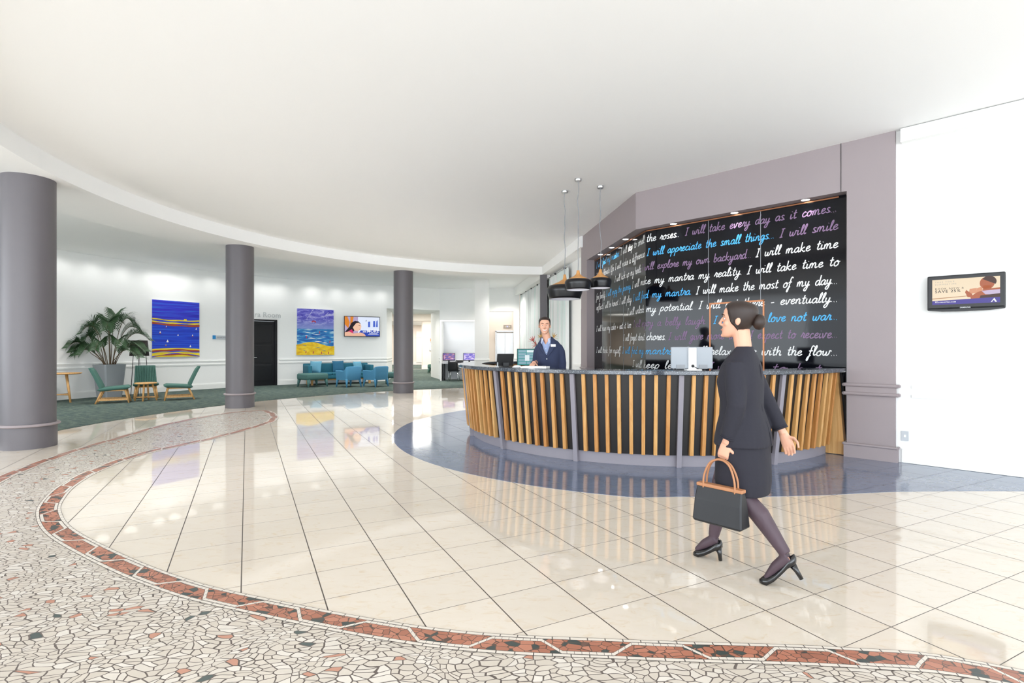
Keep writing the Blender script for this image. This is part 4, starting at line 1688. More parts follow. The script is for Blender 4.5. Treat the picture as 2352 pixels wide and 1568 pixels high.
t = empty('side_table', 'round timber table with splayed legs partly behind the nearest column', 'table', (-11.62, 13.55, 0))
mb = MB()
mb.lathe([(.001, .725), (.38, .725), (.42, .742), (.42, .752), (.41, .76), (.001, .76)], 40)
mb.build('top', M['oakx'], t, auto=40)
for k in range(3):
    a = R(-20 + 120 * k)
    mb = MB()
    mb.tube([(.2 * cos(a), .2 * sin(a), .725), (.36 * cos(a), .36 * sin(a), .003)], [.03, .022], 10)
    mb.build('leg', M['oak'], t, smooth=True)
mb = MB()
for k in range(3):
    a = R(-20 + 120 * k)
    mb.tube([(0, 0, .2), (.32 * cos(a), .32 * sin(a), .2)], .016, 8)
mb.build('stretcher', M['oakx'], t)

# ------------------------------------------------------------------ potted palm
t = empty('potted_palm', 'tall green palm in a tapered satin-grey square pot behind the left green chair', 'plant', (-11.3, 14.75, 0))
mb = MB()


def sqr(h, z, c=.03):
    return [(h - c, -h, z), (h, -h + c, z), (h, h - c, z), (h - c, h, z), (-h + c, h, z), (-h, h - c, z), (-h, -h + c, z), (-h + c, -h, z)]


mb.loft([sqr(.215, .004), sqr(.285, .93), sqr(.285, .945), sqr(.26, .945), sqr(.25, .86)], caps=True)
po = mb.build('pot', M['potgrey'], t, rz=R(69))
mb = MB()
mb.loft([sqr(.249, .84), sqr(.252, .90)])
mb.build('soil', M['soil'], t, rz=R(69))
rs = random.Random(11)
FR_ = [(-170, 1.5, .62, .3), (178, 1.25, .95, .35), (-150, 1.05, .75, .3), (165, .8, 1.35, .3), (140, .5, 1.45, .2), (-120, .6, 1.25, .35), (100, .35, 1.6, .15), (70, .6, 1.5, .25), (40, .75, 1.25, .3),
       (15, .95, 1.05, .35), (-10, 1.15, .72, .4), (-25, 1.35, .55, .45), (-45, .8, .85, .4), (-75, .75, .8, .45), (-100, .7, .62, .4), (-60, .45, 1.35, .3), (200, .7, .55, .35), (20, .6, .62, .4)]
for (az, reach, rise, droop) in FR_:
    a = R(az + rs.uniform(-6, 6))
    rise *= .88
    reach *= .9 if cos(a) > 0 else 1.0
    pts = []
    bx, by = .1 * cos(a) + rs.uniform(-.05, .05), .1 * sin(a) + rs.uniform(-.05, .05)
    for i in range(13):
        k = i / 12
        rr = reach * (k ** 1.25)
        zz = .88 + rise * (sin(k * PI * .62) / sin(PI * .62)) * (1 if k < .6 else 1) - droop * max(0, k - .55) ** 1.5 * 1.6
        pts.append((bx + rr * cos(a), by + rr * sin(a), zz))
    # keep the fronds clear of the wall behind
    q = []
    for p in pts:
        wx, wy = p[0] - 11.3 - WC[0], p[1] + 14.75 - WC[1]
        d = hypot(wx, wy)
        if d > WR - .12:
            k = (WR - .12) / d
            p = (WC[0] + wx * k + 11.3, WC[1] + wy * k - 14.75, p[2] + .02)
        q.append(p)
    pts = q
    mb = MB()
    mb.m = 1
    mb.tube(pts, [.011 - .008 * i / 12 for i in range(13)], 6)
    mb.m = 0
    sp = crom(pts, 3)
    L = len(sp)
    for i in range(int(L * .38), L):
        k = (i - L * .38) / (L * .62)
        p = Vector(sp[i])
        d = (Vector(sp[min(i + 1, L - 1)]) - Vector(sp[i - 1])).normalized()
        side = d.cross(Vector((0, 0, 1)))
        side = side.normalized() if side.length > .05 else Vector((-sin(a), cos(a), 0))
        up = side.cross(d).normalized()
        ln = (.16 + .36 * sin(min(1, k * 1.15 + .12) * PI * .85)) * .8
        for sg in (-1, 1):
            dirv = (d * .8 + side * sg * .75 + up * .3).normalized()
            tip = p + dirv * ln + Vector((0, 0, -.12 * ln))
            md = p + dirv * ln * .5 + Vector((0, 0, .02))
            w = d * .019
            for qv in (tip, md):
                wx, wy = qv.x - 11.3 - WC[0], qv.y + 14.75 - WC[1]
                dd = hypot(wx, wy)
                if dd > WR - .04:
                    kk = (WR - .04) / dd
                    qv.x, qv.y = WC[0] + wx * kk + 11.3, WC[1] + wy * kk - 14.75
            mb.add([tuple(p - w * .6), tuple(md - w), tuple(tip), tuple(md + w), tuple(p + w * .6)], [(0, 1, 3, 4), (1, 2, 3)])
    mb.build('frond', [M['leaf'], M['stem']], t)

# ------------------------------------------------------------------ floor lamp
t = empty('floor_lamp', 'dark shaded floor lamp on thin black legs behind the green chairs', 'lamp', (-10.85, 15.3, 0))
mb = MB()
mb.lathe([(.20, 1.62), (.24, 1.17), (.237, 1.17), (.197, 1.62)], 48)
mb.build('lamp_shade', M['shade'], t, smooth=True)
for k in range(3):
    a = R(-60 + 120 * k)
    mb = MB()
    mb.tube([(.17 * cos(a), .17 * sin(a), 1.3), (.25 * cos(a), .25 * sin(a), .003)], .009, 8)
    mb.build('leg', M['dark'], t)
mb = MB()
for k in range(3):
    a = R(-60 + 120 * k)
    mb.tube([(0, 0, 1.3), (.17 * cos(a), .17 * sin(a), 1.3)], .006, 6)
mb.tube([(0, 0, 1.28), (0, 0, 1.42)], .02, 10)
mb.build('shade_frame', M['dark'], t)
mb = MB()
mb.tube(crom([(0, 0, 1.28), (.02, .01, .6), (.05, 0, .05), (.2, -.1, .012), (.35, -.05, .01), (.4, .25, .01)], 6), .006, 6)
mb.build('cable', M['dark'], t)


# ------------------------------------------------------------------ blue lounge group
def shell_chair(label, x, y, rz):
    t = empty('armchair', label, 'armchair', (x, y, 0), rz, 'sky blue armchairs')
    # faces local -Y; low arms rising to the back
    def outline(k):
        # plan of the shell: U shape from left arm front to right arm front
        a = -PI * .5 + k * PI * 2
        return a
    mb = MB()
    plan = [(-.34, -.33), (-.345, -.1), (-.345, .15), (-.33, .27), (-.27, .325), (0, .335), (.27, .325), (.33, .27), (.345, .15), (.345, -.1), (.34, -.33)]
    hts = [.60, .60, .60, .70, .74, .745, .74, .70, .60, .60, .60]
    pl = crom([(p[0], p[1], h) for p, h in zip(plan, hts)], 4)
    rings = []
    for i, (px, py, h) in enumerate(pl):
        l = hypot(px, py)
        # inward direction
        ix, iy = (-1 if px > .2 else 1 if px < -.2 else 0), (-1 if py > .26 else 0)
        d = hypot(ix, iy) or 1
        ix, iy = ix / d * .07, iy / d * .07
        rings.append([(px * .93, py * .93, .26), (px, py, h - .02), (px + ix * .3, py + iy * .3, h), (px + ix * .8, py + iy * .8, h), (px + ix, py + iy, h - .03), (px * .93 + ix, py * .93 + iy, .26)])
    mb.loft(rings)
    mb.build('shell', M['blue'], t, smooth=False, auto=50)
    mb = MB()
    mb.box((0, -.04, .33), (.56, .6, .16), bev=.05)
    mb.build('seat', M['blue'], t, auto=50)
    for sx in (-1, 1):
        for yt, yb in ((-.28, -.33), (.25, .31)):
            mb = MB()
            mb.tube([(sx * .27, yt, .30), (sx * .30, yb, .003)], [.05, .022], 8)
            mb.build('leg', M['blue'], t, smooth=True)
    return t


shell_chair('left sky blue armchair with its back turned, between ottoman and other armchair', -5.88, 18.95, R(-128))
shell_chair('right sky blue armchair with its back turned, beside the farthest grey column', -4.94, 19.1, R(-124))


def ottoman(label, x, y, rz, w, d, h, mat):
    t = empty('ottoman', label, 'ottoman', (x, y, 0), rz, 'upholstered four-legged ottomans')
    mb = MB()
    mb.box((0, 0, h - .11), (w, d, .22), bev=.045)
    mb.build('seat', mat, t, auto=50)
    for sx in (-1, 1):
        for sy in (-1, 1):
            mb = MB()
            mb.tube([(sx * (w / 2 - .075), sy * (d / 2 - .075), h - .17), (sx * (w / 2 - .03), sy * (d / 2 - .03), .003)], [.07, .024], 8)
            mb.build('leg', mat, t, smooth=True)
    return t


ottoman('sage green ottoman in front of the left end of the teal sofa', -7.23, 19.05, R(50), .80, .80, .48, M['sage'])
ottoman('sage green ottoman half hidden behind the farthest grey column', -4.55, 20.6, R(15), .8, .7, .46, M['sage'])
ottoman('green ottoman standing alone in the corridor under the poster', -4.0, 29.2, 0, 1.3, .6, .5, M['green'])

mid, rz, _ = span(700, 850, .62)
sf = empty('sofa', 'long teal upholstered sofa against the curved wall under the television', 'sofa', (*mid, 0), rz)
SW = 2.5
mb = MB()
mb.box((0, .30, .52), (SW, .16, .56), bev=.03)
mb.build('backrest', M['teal'], sf, auto=50)
for sx in (-1, 1):
    mb = MB()
    mb.box((sx * (SW / 2 - .075), -.08, .48), (.15, .78, .52), bev=.03)
    mb.build('armrest', M['teal'], sf, auto=50)
mb = MB()
mb.box((0, -.1, .30), (SW - .2, .74, .14), bev=.03)
mb.build('base', M['teal'], sf, auto=50)
for sx in (-1, 0, 1):
    mb = MB()
    mb.box((sx * (SW - .3) / 3, -.13, .41), ((SW - .32) / 3, .68, .11), bev=.035)
    mb.build('seat_cushion', M['teal'], sf, auto=50)
for sx in (-1, 1):
    for sy in (-.4, .28):
        mb = MB()
        mb.box((sx * (SW / 2 - .15), sy, .115), (.07, .07, .225))
        mb.build('leg', M['oak'], sf)
mb = MB()
mb.box((0, -.38, .20), (SW - .3, .05, .05))
mb.build('rail', M['oakx'], sf)


def cushion(label, lx, ly, lz, tilt, spin, mat, s=.42):
    p = Matrix.Translation((*mid, 0)) @ Matrix.Rotation(rz, 4, 'Z') @ Vector((lx, ly, lz))
    mb = MB()
    N = 10
    for sg in (-1, 1):
        V = []
        for i in range(N + 1):
            for j in range(N + 1):
                u, v = 2 * i / N - 1, 2 * j / N - 1
                th = .075 * ((1 - u ** 4) * (1 - v ** 4)) ** .6
                pin_ = 1 - .06 * (1 - abs(u) ** 2 * 1) * abs(v) ** 3
                V.append((u * s / 2 * (1 - .05 * (1 - v * v) * u * u), sg * th, v * s / 2 * (1 - .05 * (1 - u * u) * v * v)))
        mb.add(V, [(i * (N + 1) + j, (i + 1) * (N + 1) + j, (i + 1) * (N + 1) + j + 1, i * (N + 1) + j + 1) for i in range(N) for j in range(N)])
    o = tag(mb.build('cushion', mat, smooth=True), label, 'cushion', 'scatter cushions on the teal sofa')
    o.location = p
    o.rotation_euler = (R(tilt), 0, rz + R(spin))
    return o


cushion('pale blue cushion leaning on the left arm of the teal sofa', -.88, -.02, .68, -16, -38, M['ice'], .46)
cushion('deep blue cushion in the middle of the teal sofa', .02, .10, .68, -16, 4, M['teald'], .46)
cushion('pale blue cushion at the right end of the teal sofa', .78, .06, .66, -16, 22, M['ice'], .42)

# ------------------------------------------------------------------ computer corner
DX0, DX1 = -3.02, -1.45
t = empty('desk_screen', 'tall pale grey partition screen framing the two computers', 'screen', (0, 22.4, 0))
mb = MB()
mb.box((DX0, .3, 1.29), (.055, .8, 2.58))
mb.build('side_frame', M['trimw'], t)
mb = MB()
mb.box(((DX0 + DX1) / 2, -.08, 2.555), (DX1 - DX0, .05, .05))
mb.build('top_frame', M['trimw'], t)
mb = MB()
mb.box(((DX0 + DX1) / 2, .62, 1.30), (DX1 - DX0, .03, 2.5))
mb.build('back_board', plain('pale_grey_board', '#dcdee2', .5, var=.01), t)
t = empty('computer_desk', 'grey desk with drawers carrying two computers beyond the reception counter', 'desk', ((DX0 + DX1) / 2, 22.7, 0))
mb = MB()
mb.box((0, 0, .745), (DX1 - DX0 - .08, .6, .03))
mb.build('desk_top', M['silver'], t)
mb = MB()
mb.box((-.7, 0, .365), (.04, .56, .73))
mb.box((.7, 0, .365), (.04, .56, .73))
mb.build('side_panel', M['dark'], t)
for z in (.17, .40):
    mb = MB()
    mb.box((.3, -.05, z), (.7, .4, .215), bev=.004)
    d = mb.build('drawer', M['grey'], t)
    mb = MB()
    mb.box((.3, -.26, z + .06), (.14, .02, .015))
    mb.build('drawer_handle', M['steel'], d)


def computer(label, x, cols):
    t = empty('computer_monitor', label, 'monitor', (x, 22.66, .76), R(3), 'public computers on the grey desk')
    mb = MB()
    mb.box((0, 0, .26), (.53, .03, .33), bev=.006)
    mb.build('case', M['dark'], t)
    mb = MB()
    mb.box((0, .02, .08), (.08, .02, .14))
    mb.lathe([(.001, .001), (.1, .001), (.1, .012), (.001, .012)], 24)
    mb.build('stand', M['dark'], t)
    tt = NT('lit_desktop')
    n = tt.noise(tt.mapping(tt.coord(), (5, 1, 9)), 1.6, 4, .6, .8)
    cc = tt.ramp(n, cols)
    tt.out((0, 0, 0), .2)
    tt.link(cc, tt.b.inputs['Emission Color'])
    tt.b.inputs['Emission Strength'].default_value = .5
    mb = MB()
    mb.box((0, -.016, .265), (.49, .004, .29))
    mb.build('screen', tt.m, t)
    return t


computer('public computer with a dark purple screen at the left of the grey desk', -2.72, [(.3, lin('#2a1a6e')), (.45, lin('#4a33b0')), (.55, lin('#a03a64')), (.65, lin('#e0b8d8'))])
computer('public computer with a bright violet screen at the right of the grey desk', -1.84, [(.3, lin('#3c2bb0')), (.45, lin('#6a55d8')), (.55, lin('#b79be8')), (.66, lin('#f2e6fa'))])
t = empty('printer', 'low black printer with white paper between the two computers', 'printer', (-2.27, 22.72, .762))
mb = MB()
mb.box((0, 0, .055), (.32, .25, .11), bev=.015)
mb.build('case', M['dark'], t)
mb = MB()
mb.box((0, -.06, .122), (.21, .2, .015))
mb.build('paper_stack', M['paper'], t)
t = empty('visitor_chair', 'black shell chair with chrome legs at the computer desk', 'chair', (-2.43, 22.02, 0), R(176))
mb = MB()
mb.box((0, 0, .45), (.44, .42, .05), bev=.024)
mb.build('seat', M['dark'], t, auto=60)
mb = MB()
rings = []
for i in range(9):
    k = i / 8
    z = .46 + .38 * k
    w = .22 - .03 * k ** 3
    y = .2 + .06 * k
    th = .015 if 0 < i < 8 else .006
    rings.append([(w * q, y + .03 * (1 - q * q) - sg * th, z) for sg in (1, -1) for q in ((-1, -.5, 0, .5, 1) if sg == 1 else (1, .5, 0, -.5, -1))])
mb.loft(rings)
mb.build('backrest', M['dark'], t, smooth=True)
for sx in (-1, 1):
    for yt, yb in ((-.14, -.2), (.14, .22)):
        mb = MB()
        mb.tube([(sx * .16, yt, .44), (sx * .22, yb, .003)], .012, 8)
        mb.build('leg', M['chrome'], t, smooth=True)

t = empty('poster', 'small framed orange and blue poster on the corridor wall', 'poster', (-5.18, 34.46, 1.66))
mb = MB()
mb.box((0, 0, 0), (.5, .03, .86))
mb.build('frame', M['silver'], t)
mb = MB()
mb.m = 0
mb.box((0, -.017, 0), (.42, .005, .78))
poly(mb, [(-.18, .16), (.18, .2), (.18, .37), (-.18, .37)], .021, 1)
poly(mb, [(-.18, .1), (0, .2), (.18, .12), (.1, .02), (-.1, .05)], .022, 2)
poly(mb, [(-.16, -.2), (.16, -.2), (.15, .0), (-.12, .05)], .021, 3)
poly(mb, [(-.13, -.35), (-.02, -.35), (-.02, -.26), (-.13, -.26)], .022, 4)
poly(mb, [(0, -.35), (.11, -.35), (.11, -.26), (0, -.26)], .022, 2)
mb.build('print', [M['paper'], plain('poster_orange', '#ea7a2c', .6), plain('poster_olive', '#4d5a3c', .6), plain('poster_blue', '#a9d3ea', .6), plain('poster_red', '#b03a2c', .6)], t)

# ------------------------------------------------------------------ things on the reception counter
ZT = 1.1402
t = empty('desktop_computer', 'large silver monitor seen from behind on a white stand on the counter', 'monitor', (2.115, 6.19, ZT), R(178))
mb = MB()
mb.box((0, 0, .145), (.485, .03, .255), bev=.008)
mb.build('case', plain('grey_monitor_back', '#9ea4ab', .35, var=.06, scale=3), t)
mb = MB()
mb.box((0, .03, .133), (.088, .035, .262), bev=.005)
mb.box((0, .05, .006), (.17, .14, .012), bev=.003)
st_ = mb.build('stand', M['paper'], t)
mb = MB()
DT = Matrix.Translation((0, .0485, .225)) @ Matrix.Rotation(PI, 4, 'Z') @ Matrix.Rotation(R(90), 4, 'X')
text_mb(mb, 'DELL', 0, -.005, .014, DT, 'CENTER', bold=.01)
mb.add([(.024 * cos(2 * PI * k / 24), .024 * sin(2 * PI * k / 24), 0) for k in range(24)] + [(.0215 * cos(2 * PI * k / 24), .0215 * sin(2 * PI * k / 24), 0) for k in range(24)],
       [(k, (k + 1) % 24, 24 + (k + 1) % 24, 24 + k) for k in range(24)], M=DT)
mb.build('maker_badge', M['grey'], st_)
mb = MB()
mb.lathe([(.001, -.005), (.016, -.005), (.018, 0), (.016, .004), (.001, .004)], 20, M=Matrix.Translation((0, .05, .05)) @ Matrix.Rotation(R(90), 4, 'X'))
mb.tube(crom([(0, .055, .05), (-.02, .075, .035), (-.05, .08, .02), (-.06, .05, .01), (-.02, .07, .008)], 6), .004, 6)
mb.build('cable', M['dark'], st_, smooth=True)
mb = MB()
mb.box((-.13, .018, .04), (.1, .006, .05))
mb.box((.13, .018, .04), (.1, .006, .05))
mb.build('port_cover', M['grey'], t)

t = empty('payment_display', 'black tilted display with a silver edge at the left of the counter', 'monitor', (-.10, 7.22, ZT), R(200))
mb = MB()
mb.box((0, 0, .1), (.24, .02, .17), bev=.006, M=Matrix.Translation((0, 0, 0)) @ Matrix.Rotation(R(-12), 4, 'X'))
mb.build('case', M['dark'], t)
mb = MB()
mb.box((.11, .018, .09), (.012, .012, .18))
mb.build('silver_edge', M['silver'], t)
mb = MB()
mb.box((0, .04, .03), (.08, .03, .06))
mb.box((0, .03, .006), (.16, .12, .011), bev=.003)
mb.build('stand', M['dark'], t)
t = empty('paper_tray', 'flat white paper tray lying on the counter before the receptionist', 'tray', (.30, 6.78, ZT), R(-18))
mb = MB()
mb.box((0, 0, .012), (.34, .2, .022), bev=.004)
mb.build('tray', M['paper'], t)
mb = MB()
mb.box((-.02, .01, .025), (.28, .16, .003))
mb.build('sheets', M['trimw'], t)
t = empty('computer_mouse', 'small white mouse beside the paper tray on the counter', 'mouse', (.07, 7.0, ZT))
mb = MB()
mb.ell((0, 0, .012), (.055, .035, .02), 16, 8)
mb.build('shell', M['paper'], t, smooth=True)
mb = MB()
mb.tube(crom([(.05, 0, .008), (.1, .02, .006), (.16, .0, .006)], 5), .0025, 6)
mb.build('cable', M['silver'], t)

t = empty('desk_monitor', 'small monitor with a teal tiled screen on the back counter', 'monitor', (.28, 10.1, 1.0155), R(-4))
mb = MB()
mb.box((0, 0, .21), (.37, .035, .32), bev=.006)
mb.build('case', M['dark'], t)
sc = MB()
poly(sc, [(-.172, .06), (.172, .06), (.172, .36), (-.172, .36)], .019, 0)
for i in range(2):
    for j in range(5):
        x, y = -.155 + .16 * i, .075 + .056 * j
        poly(sc, [(x, y), (x + .148, y), (x + .148, y + .045), (x, y + .045)], .0195, 1 if (i, j) != (1, 4) else 2)
poly(sc, [(-.03, .14), (.055, .14), (.055, .25), (-.03, .25)], .020, 2)
sc.build('screen', [emis('teal_screen', '#2f9c98', 0.50), emis('grey_tile', '#8fb6c4', 0.50), emis('pale_tile', '#e4f0f4', 0.56)], t)
mb = MB()
mb.box((0, .02, .035), (.07, .02, .07))
mb.box((0, .02, .006), (.2, .15, .01), bev=.003)
mb.build('stand', M['dark'], t)
# flowers
t = empty('flower_vase', 'vase of red and yellow bird-of-paradise flowers behind the receptionist', 'flowers', (.62, 10.5, 1.1405))
mb = MB()
mb.lathe([(.001, .002), (.05, .002), (.06, .05), (.055, .2), (.045, .28), (.05, .3), (.045, .3), (.04, .28), (.001, .27)], 28)
mb.build('vase', plain('green_glass_vase', '#8fb0a4', .1), t, smooth=True)
fr_ = plain('flower_red', '#c9655c', .5, var=.2)
fy_ = plain('flower_orange', '#cfa052', .5, var=.2)
fg_ = plain('flower_green', '#4c6b45', .5, var=.2)
for lx, lz, tilt, mat in ((-.19, .40, -40, fr_), (-.03, .46, -25, fy_), (.20, .47, 50, fy_), (-.13, .33, -75, fr_)):
    mb = MB()
    mb.m = 0
    mb.tube(crom([(0, 0, .05), (lx * .3, .0, lz * .5), (lx, 0, lz)], 6), .007, 8)
    fl = mb.build('stem', fg_, t, smooth=True)
    mb = MB()
    for k in range(5):
        a = R(tilt + (k - 2) * 28 + 90)
        sg = -1 if tilt < 0 else 1
        dx, dz = sin(R(tilt + (k - 2) * 26)), cos(R(tilt + (k - 2) * 26))
        mb.tube([(lx, 0, lz), (lx + dx * .05, -.012, lz + dz * .05), (lx + dx * .11, 0, lz + dz * .11)], [.005, .010, .001], 6, ry=[.003, .004, .001])
    mb.build('bloom', mat, fl, smooth=True)
mb = MB()
for lx, lz in ((.10, .58), (-.2, .25), (.12, .42)):
    mb.tube([(0, 0, .2), (lx * .6, 0, lz * .75), (lx, 0, lz)], [.006, .018, .002], 6, ry=[.003, .004, .001])
mb.build('leaf', fg_, t, smooth=True)
# ------------------------------------------------------------------ people
HT = [(.000, .018, .078, -.045), (.010, .034, .087, -.02), (.028, .047, .091, .02), (.055, .058, .090, .055), (.085, .066, .090, .078), (.115, .072, .091, .093),
      (.145, .076, .094, .101), (.175, .076, .092, .102), (.20, .069, .080, .094), (.218, .053, .058, .074), (.230, .030, .030, .042), (.235, .004, .005, .006)]


def head_parts(mb, T, nose=1.0):
    """head from the chin up, facing local -Y; T places it"""
    rings = []
    n = 28
    for z, w, f, b in HT:
        cy, hy = (b - f) / 2, (b + f) / 2
        ring = []
        for k in range(n):
            a = 2 * PI * k / n
            x, y = cos(a), sin(a)
            ex = 1.0 if y > 0 else .86
            X, Y = w * math.copysign(abs(x) ** ex, x), cy + hy * math.copysign(abs(y) ** ex, y)
            # eye hollows
            if y < -.3:
                for sx in (-1, 1):
                    d2 = ((X - sx * .031) / .02) ** 2 + ((z - .122) / .018) ** 2
                    Y += .010 * math.exp(-d2)
            ring.append((X, Y, z))
        rings.append(ring)
    mb.loft(rings, M=T)
    mb.tube([(0, -.088, .135), (0, -.100 - .004 * nose, .112), (0, -.106 - .008 * nose, .088), (0, -.094, .076)], [.007, .0085, .0125, .009], 8, M=T)
    for sx in (-1, 1):
        mb.ell((sx * .011, -.096, .081), (.008, .008, .006), 8, 6, M=T)
        mb.tube([(sx * .012, -.0915, .145), (sx * .032, -.088, .149), (sx * .055, -.068, .142)], [.006, .0065, .005], 8, M=T)
        mb.ell((sx * .046, -.060, .092), (.018, .018, .022), 10, 8, M=T)
        mb.ell((sx * .079, .012, .112), (.008, .018, .030), 10, 8, M=T)
    mb.tube([(-.024, -.083, .051), (0, -.094, .047), (.024, -.083, .051)], [.004, .0065, .004], 8, M=T)
    mb.ell((0, -.082, .012), (.02, .016, .014), 10, 8, M=T)


def face_bits(par, T, smile=True, brow=None):
    for sx in (-1, 1):
        mb = MB()
        mb.ell((sx * .031, -.0765, .121), (.0125, .0075, .0062), 14, 10, M=T)
        e = mb.build('eye', M['eyew'], par, smooth=True)
        mb = MB()
        mb.ell((sx * .031, -.0825, .121), (.0055, .0028, .0055), 12, 8, M=T)
        mb.build('iris', M['eyed'], e, smooth=True)
        mb = MB()
        mb.tube([(sx * .014, -.0985, .143), (sx * .032, -.0965, .1495), (sx * .052, -.078, .143)], [.0028, .004, .002], 6, M=T)
        mb.build('eyebrow', M['hairb'], par, smooth=True)
    mb = MB()
    if smile:
        mb.tube(crom([(-.030, -.0815, .060), (-.015, -.0935, .051), (0, -.0975, .049), (.015, -.0935, .051), (.030, -.0815, .060)], 4), [.002] + [.0035] * 15 + [.002], 8, M=T, ry=[.002] + [.0052] * 15 + [.002])
        mb.build('teeth', M['eyew'], par, smooth=True)
        mb = MB()
        mb.tube(crom([(-.032, -.0795, .061), (-.016, -.092, .0445), (0, -.096, .0415), (.016, -.092, .0445), (.032, -.0795, .061)], 4), .0032, 6, M=T)
    else:
        mb.tube(crom([(-.022, -.0835, .049), (0, -.0975, .047), (.022, -.0835, .049)], 4), .005, 6, M=T)
    mb.build('lips', M['lip'], par, smooth=True)


def hair_cap(T, front_z, side_z, back_z, grow=.008):
    mb = MB()
    n = 48
    rings = []
    zs = [.02, .033, .045, .057, .07, .095, .12, .145, .165, .18, .195, .207, .218, .228, .236, .2405]

    def prof(z):
        z = min(max(z, 0), .235)
        for (a, b) in zip(HT, HT[1:]):
            if a[0] <= z <= b[0]:
                k = (z - a[0]) / (b[0] - a[0])
                return [p + (q - p) * k for p, q in zip(a[1:], b[1:])]
        return HT[-1][1:]
    def lim(y):
        if y < -.25:
            k = min(1, (y + 1) / .75)
            k = k * k * (3 - 2 * k) if k > .45 else k * .9
            return front_z + (side_z - front_z) * k ** 1.6
        return side_z + (back_z - side_z) * (y + .25) / 1.25
    for z in zs:
        ring = []
        for k in range(n):
            a = 2 * PI * k / n
            zz = max(z, lim(sin(a)))
            w, f, b = prof(zz - .004)
            edge = min(1, (zz - lim(sin(a))) / .02)
            g = (grow + .004 * max(0, (zz - .15) / .08)) * (.35 + .65 * edge)
            cy, hy = (b - f) / 2, (b + f) / 2
            ring.append(((w + g) * cos(a), cy + (hy + g) * sin(a), zz + .003 * edge))
        rings.append(ring)
    V = [p for r in rings for p in r]
    Fc = [(i * n + k, i * n + (k + 1) % n, (i + 1) * n + (k + 1) % n, (i + 1) * n + k) for i in range(len(zs) - 1) for k in range(n)]
    Fc.append(tuple((len(zs) - 1) * n + k for k in range(n)))
    mb.add(V, Fc, M=T)
    return mb


def hand_parts(mb, wrist, dirv, palm, side, curl=.5, s=1.0):
    """palm, five fingers: dirv = along the hand, palm = palm normal, side = +1 thumb on dirv x palm"""
    w, d, p = Vector(wrist), Vector(dirv).normalized(), Vector(palm).normalized()
    p = (p - d * p.dot(d)).normalized()
    t = d.cross(p) * side
    mb.tube([tuple(w - d * .02), tuple(w + d * .03 * s), tuple(w + d * .075 * s), tuple(w + d * .092 * s)], [.027 * s, .036 * s, .040 * s, .034 * s], 12,
            ry=[.018 * s, .016 * s, .013 * s, .010 * s], side=tuple(t))
    for i, (off, ln) in enumerate(((.030, .070), (.010, .080), (-.010, .074), (-.029, .058))):
        ln *= s
        b = w + d * .085 * s + t * off * s
        a1, a2, a3 = curl * .7, curl * 1.5, curl * 2.1
        pts = [b - d * .02 * s]
        cur = b
        pts.append(cur)
        for a, f in ((a1, .44), (a2, .32), (a3, .24)):
            cur = cur + (d * cos(a) + p * sin(a)) * ln * f
            pts.append(cur)
        mb.tube([tuple(q) for q in pts], [.0088 * s, .0092 * s, .0086 * s, .008 * s, .006 * s], 8)
    b = w + d * .025 * s + t * .028 * s
    mb.tube([tuple(b - t * .01), tuple(b + (d * .5 + t * .7 + p * .2) * .035 * s), tuple(b + (d * .9 + t * .75 + p * .55) * .055 * s), tuple(b + (d * 1.35 + t * .65 + p * .8) * .062 * s)],
            [.013 * s, .0115 * s, .0095 * s, .007 * s], 8)


def torso(mb, rows, n=28, ex=.85):
    rings = []
    for cx, cy, z, rx, ry in rows:
        ring = []
        for k in range(n):
            a = 2 * PI * k / n
            c, s_ = cos(a), sin(a)
            ring.append((cx + rx * math.copysign(abs(c) ** ex, c), cy + ry * math.copysign(abs(s_) ** ex, s_), z))
        rings.append(ring)
    mb.loft(rings)


def cut(me, fn):
    bm = bmesh.new()
    bm.from_mesh(me)
    bmesh.ops.delete(bm, geom=[f for f in bm.faces if fn(f.calc_center_median())], context='FACES')
    for _ in range(14):                      # even out the cut edge
        new = {}
        for v in bm.verts:
            e = [x for x in v.link_edges if x.is_boundary]
            if len(e) == 2:
                new[v] = v.co * .5 + (e[0].other_vert(v).co + e[1].other_vert(v).co) * .25
        for v, c in new.items():
            v.co = c
    bm.to_mesh(me)
    bm.free()
    return me


# ---- the receptionist
man = empty('person', 'smiling man in a navy suit jacket and open blue shirt standing behind the counter', 'person', (.515, 7.36, 0), R(-15))
HM = Matrix.Translation((-.055, -.02, 1.594)) @ Matrix.Rotation(R(12), 4, 'Z')
mb = MB()
head_parts(mb, HM)
mb.tube([(0, .02, 1.42), (-.03, .015, 1.53), (-.052, .0, 1.63)], [.075, .056, .054], 16)
torso(mb, [(0, 0, .86, .14, .10), (0, 0, 1.0, .13, .09), (0, 0, 1.15, .13, .095), (0, -.01, 1.32, .135, .105), (0, 0, 1.42, .12, .085), (0, .01, 1.48, .08, .06)])
for sx in (-1, 1):
    mb.tube([(sx * .09, 0, .92), (sx * .10, -.01, .5), (sx * .10, .02, .09)], [.085, .06, .042], 14)
    mb.tube([(sx * .10, .05, .04), (sx * .105, -.08, .035), (sx * .11, -.17, .025)], [.04, .045, .03], 12, ry=[.035, .03, .022])
mb.tube([(-.12, .0, 1.42), (-.17, .03, 1.2), (-.165, -.235, 1.19)], [.05, .043, .032], 12)
mb.tube([(.12, .0, 1.42), (.17, .03, 1.18), (.175, -.05, .93)], [.05, .043, .032], 12)
hand_parts(mb, (-.165, -.25, 1.188), (.08, -1, -.12), (0, -.1, -1), 1, .18)
hand_parts(mb, (.175, -.055, .91), (0, -.15, -1), (-1, 0, 0), 1, .55)
mesh_obj('body', mb.fuse(.0048, 2), M['skin'], man)
face_bits(man, HM, True)
hc = hair_cap(HM, .203, .115, .05, .006)
ho = hc.build('hair', M['hairb'], man, smooth=True)
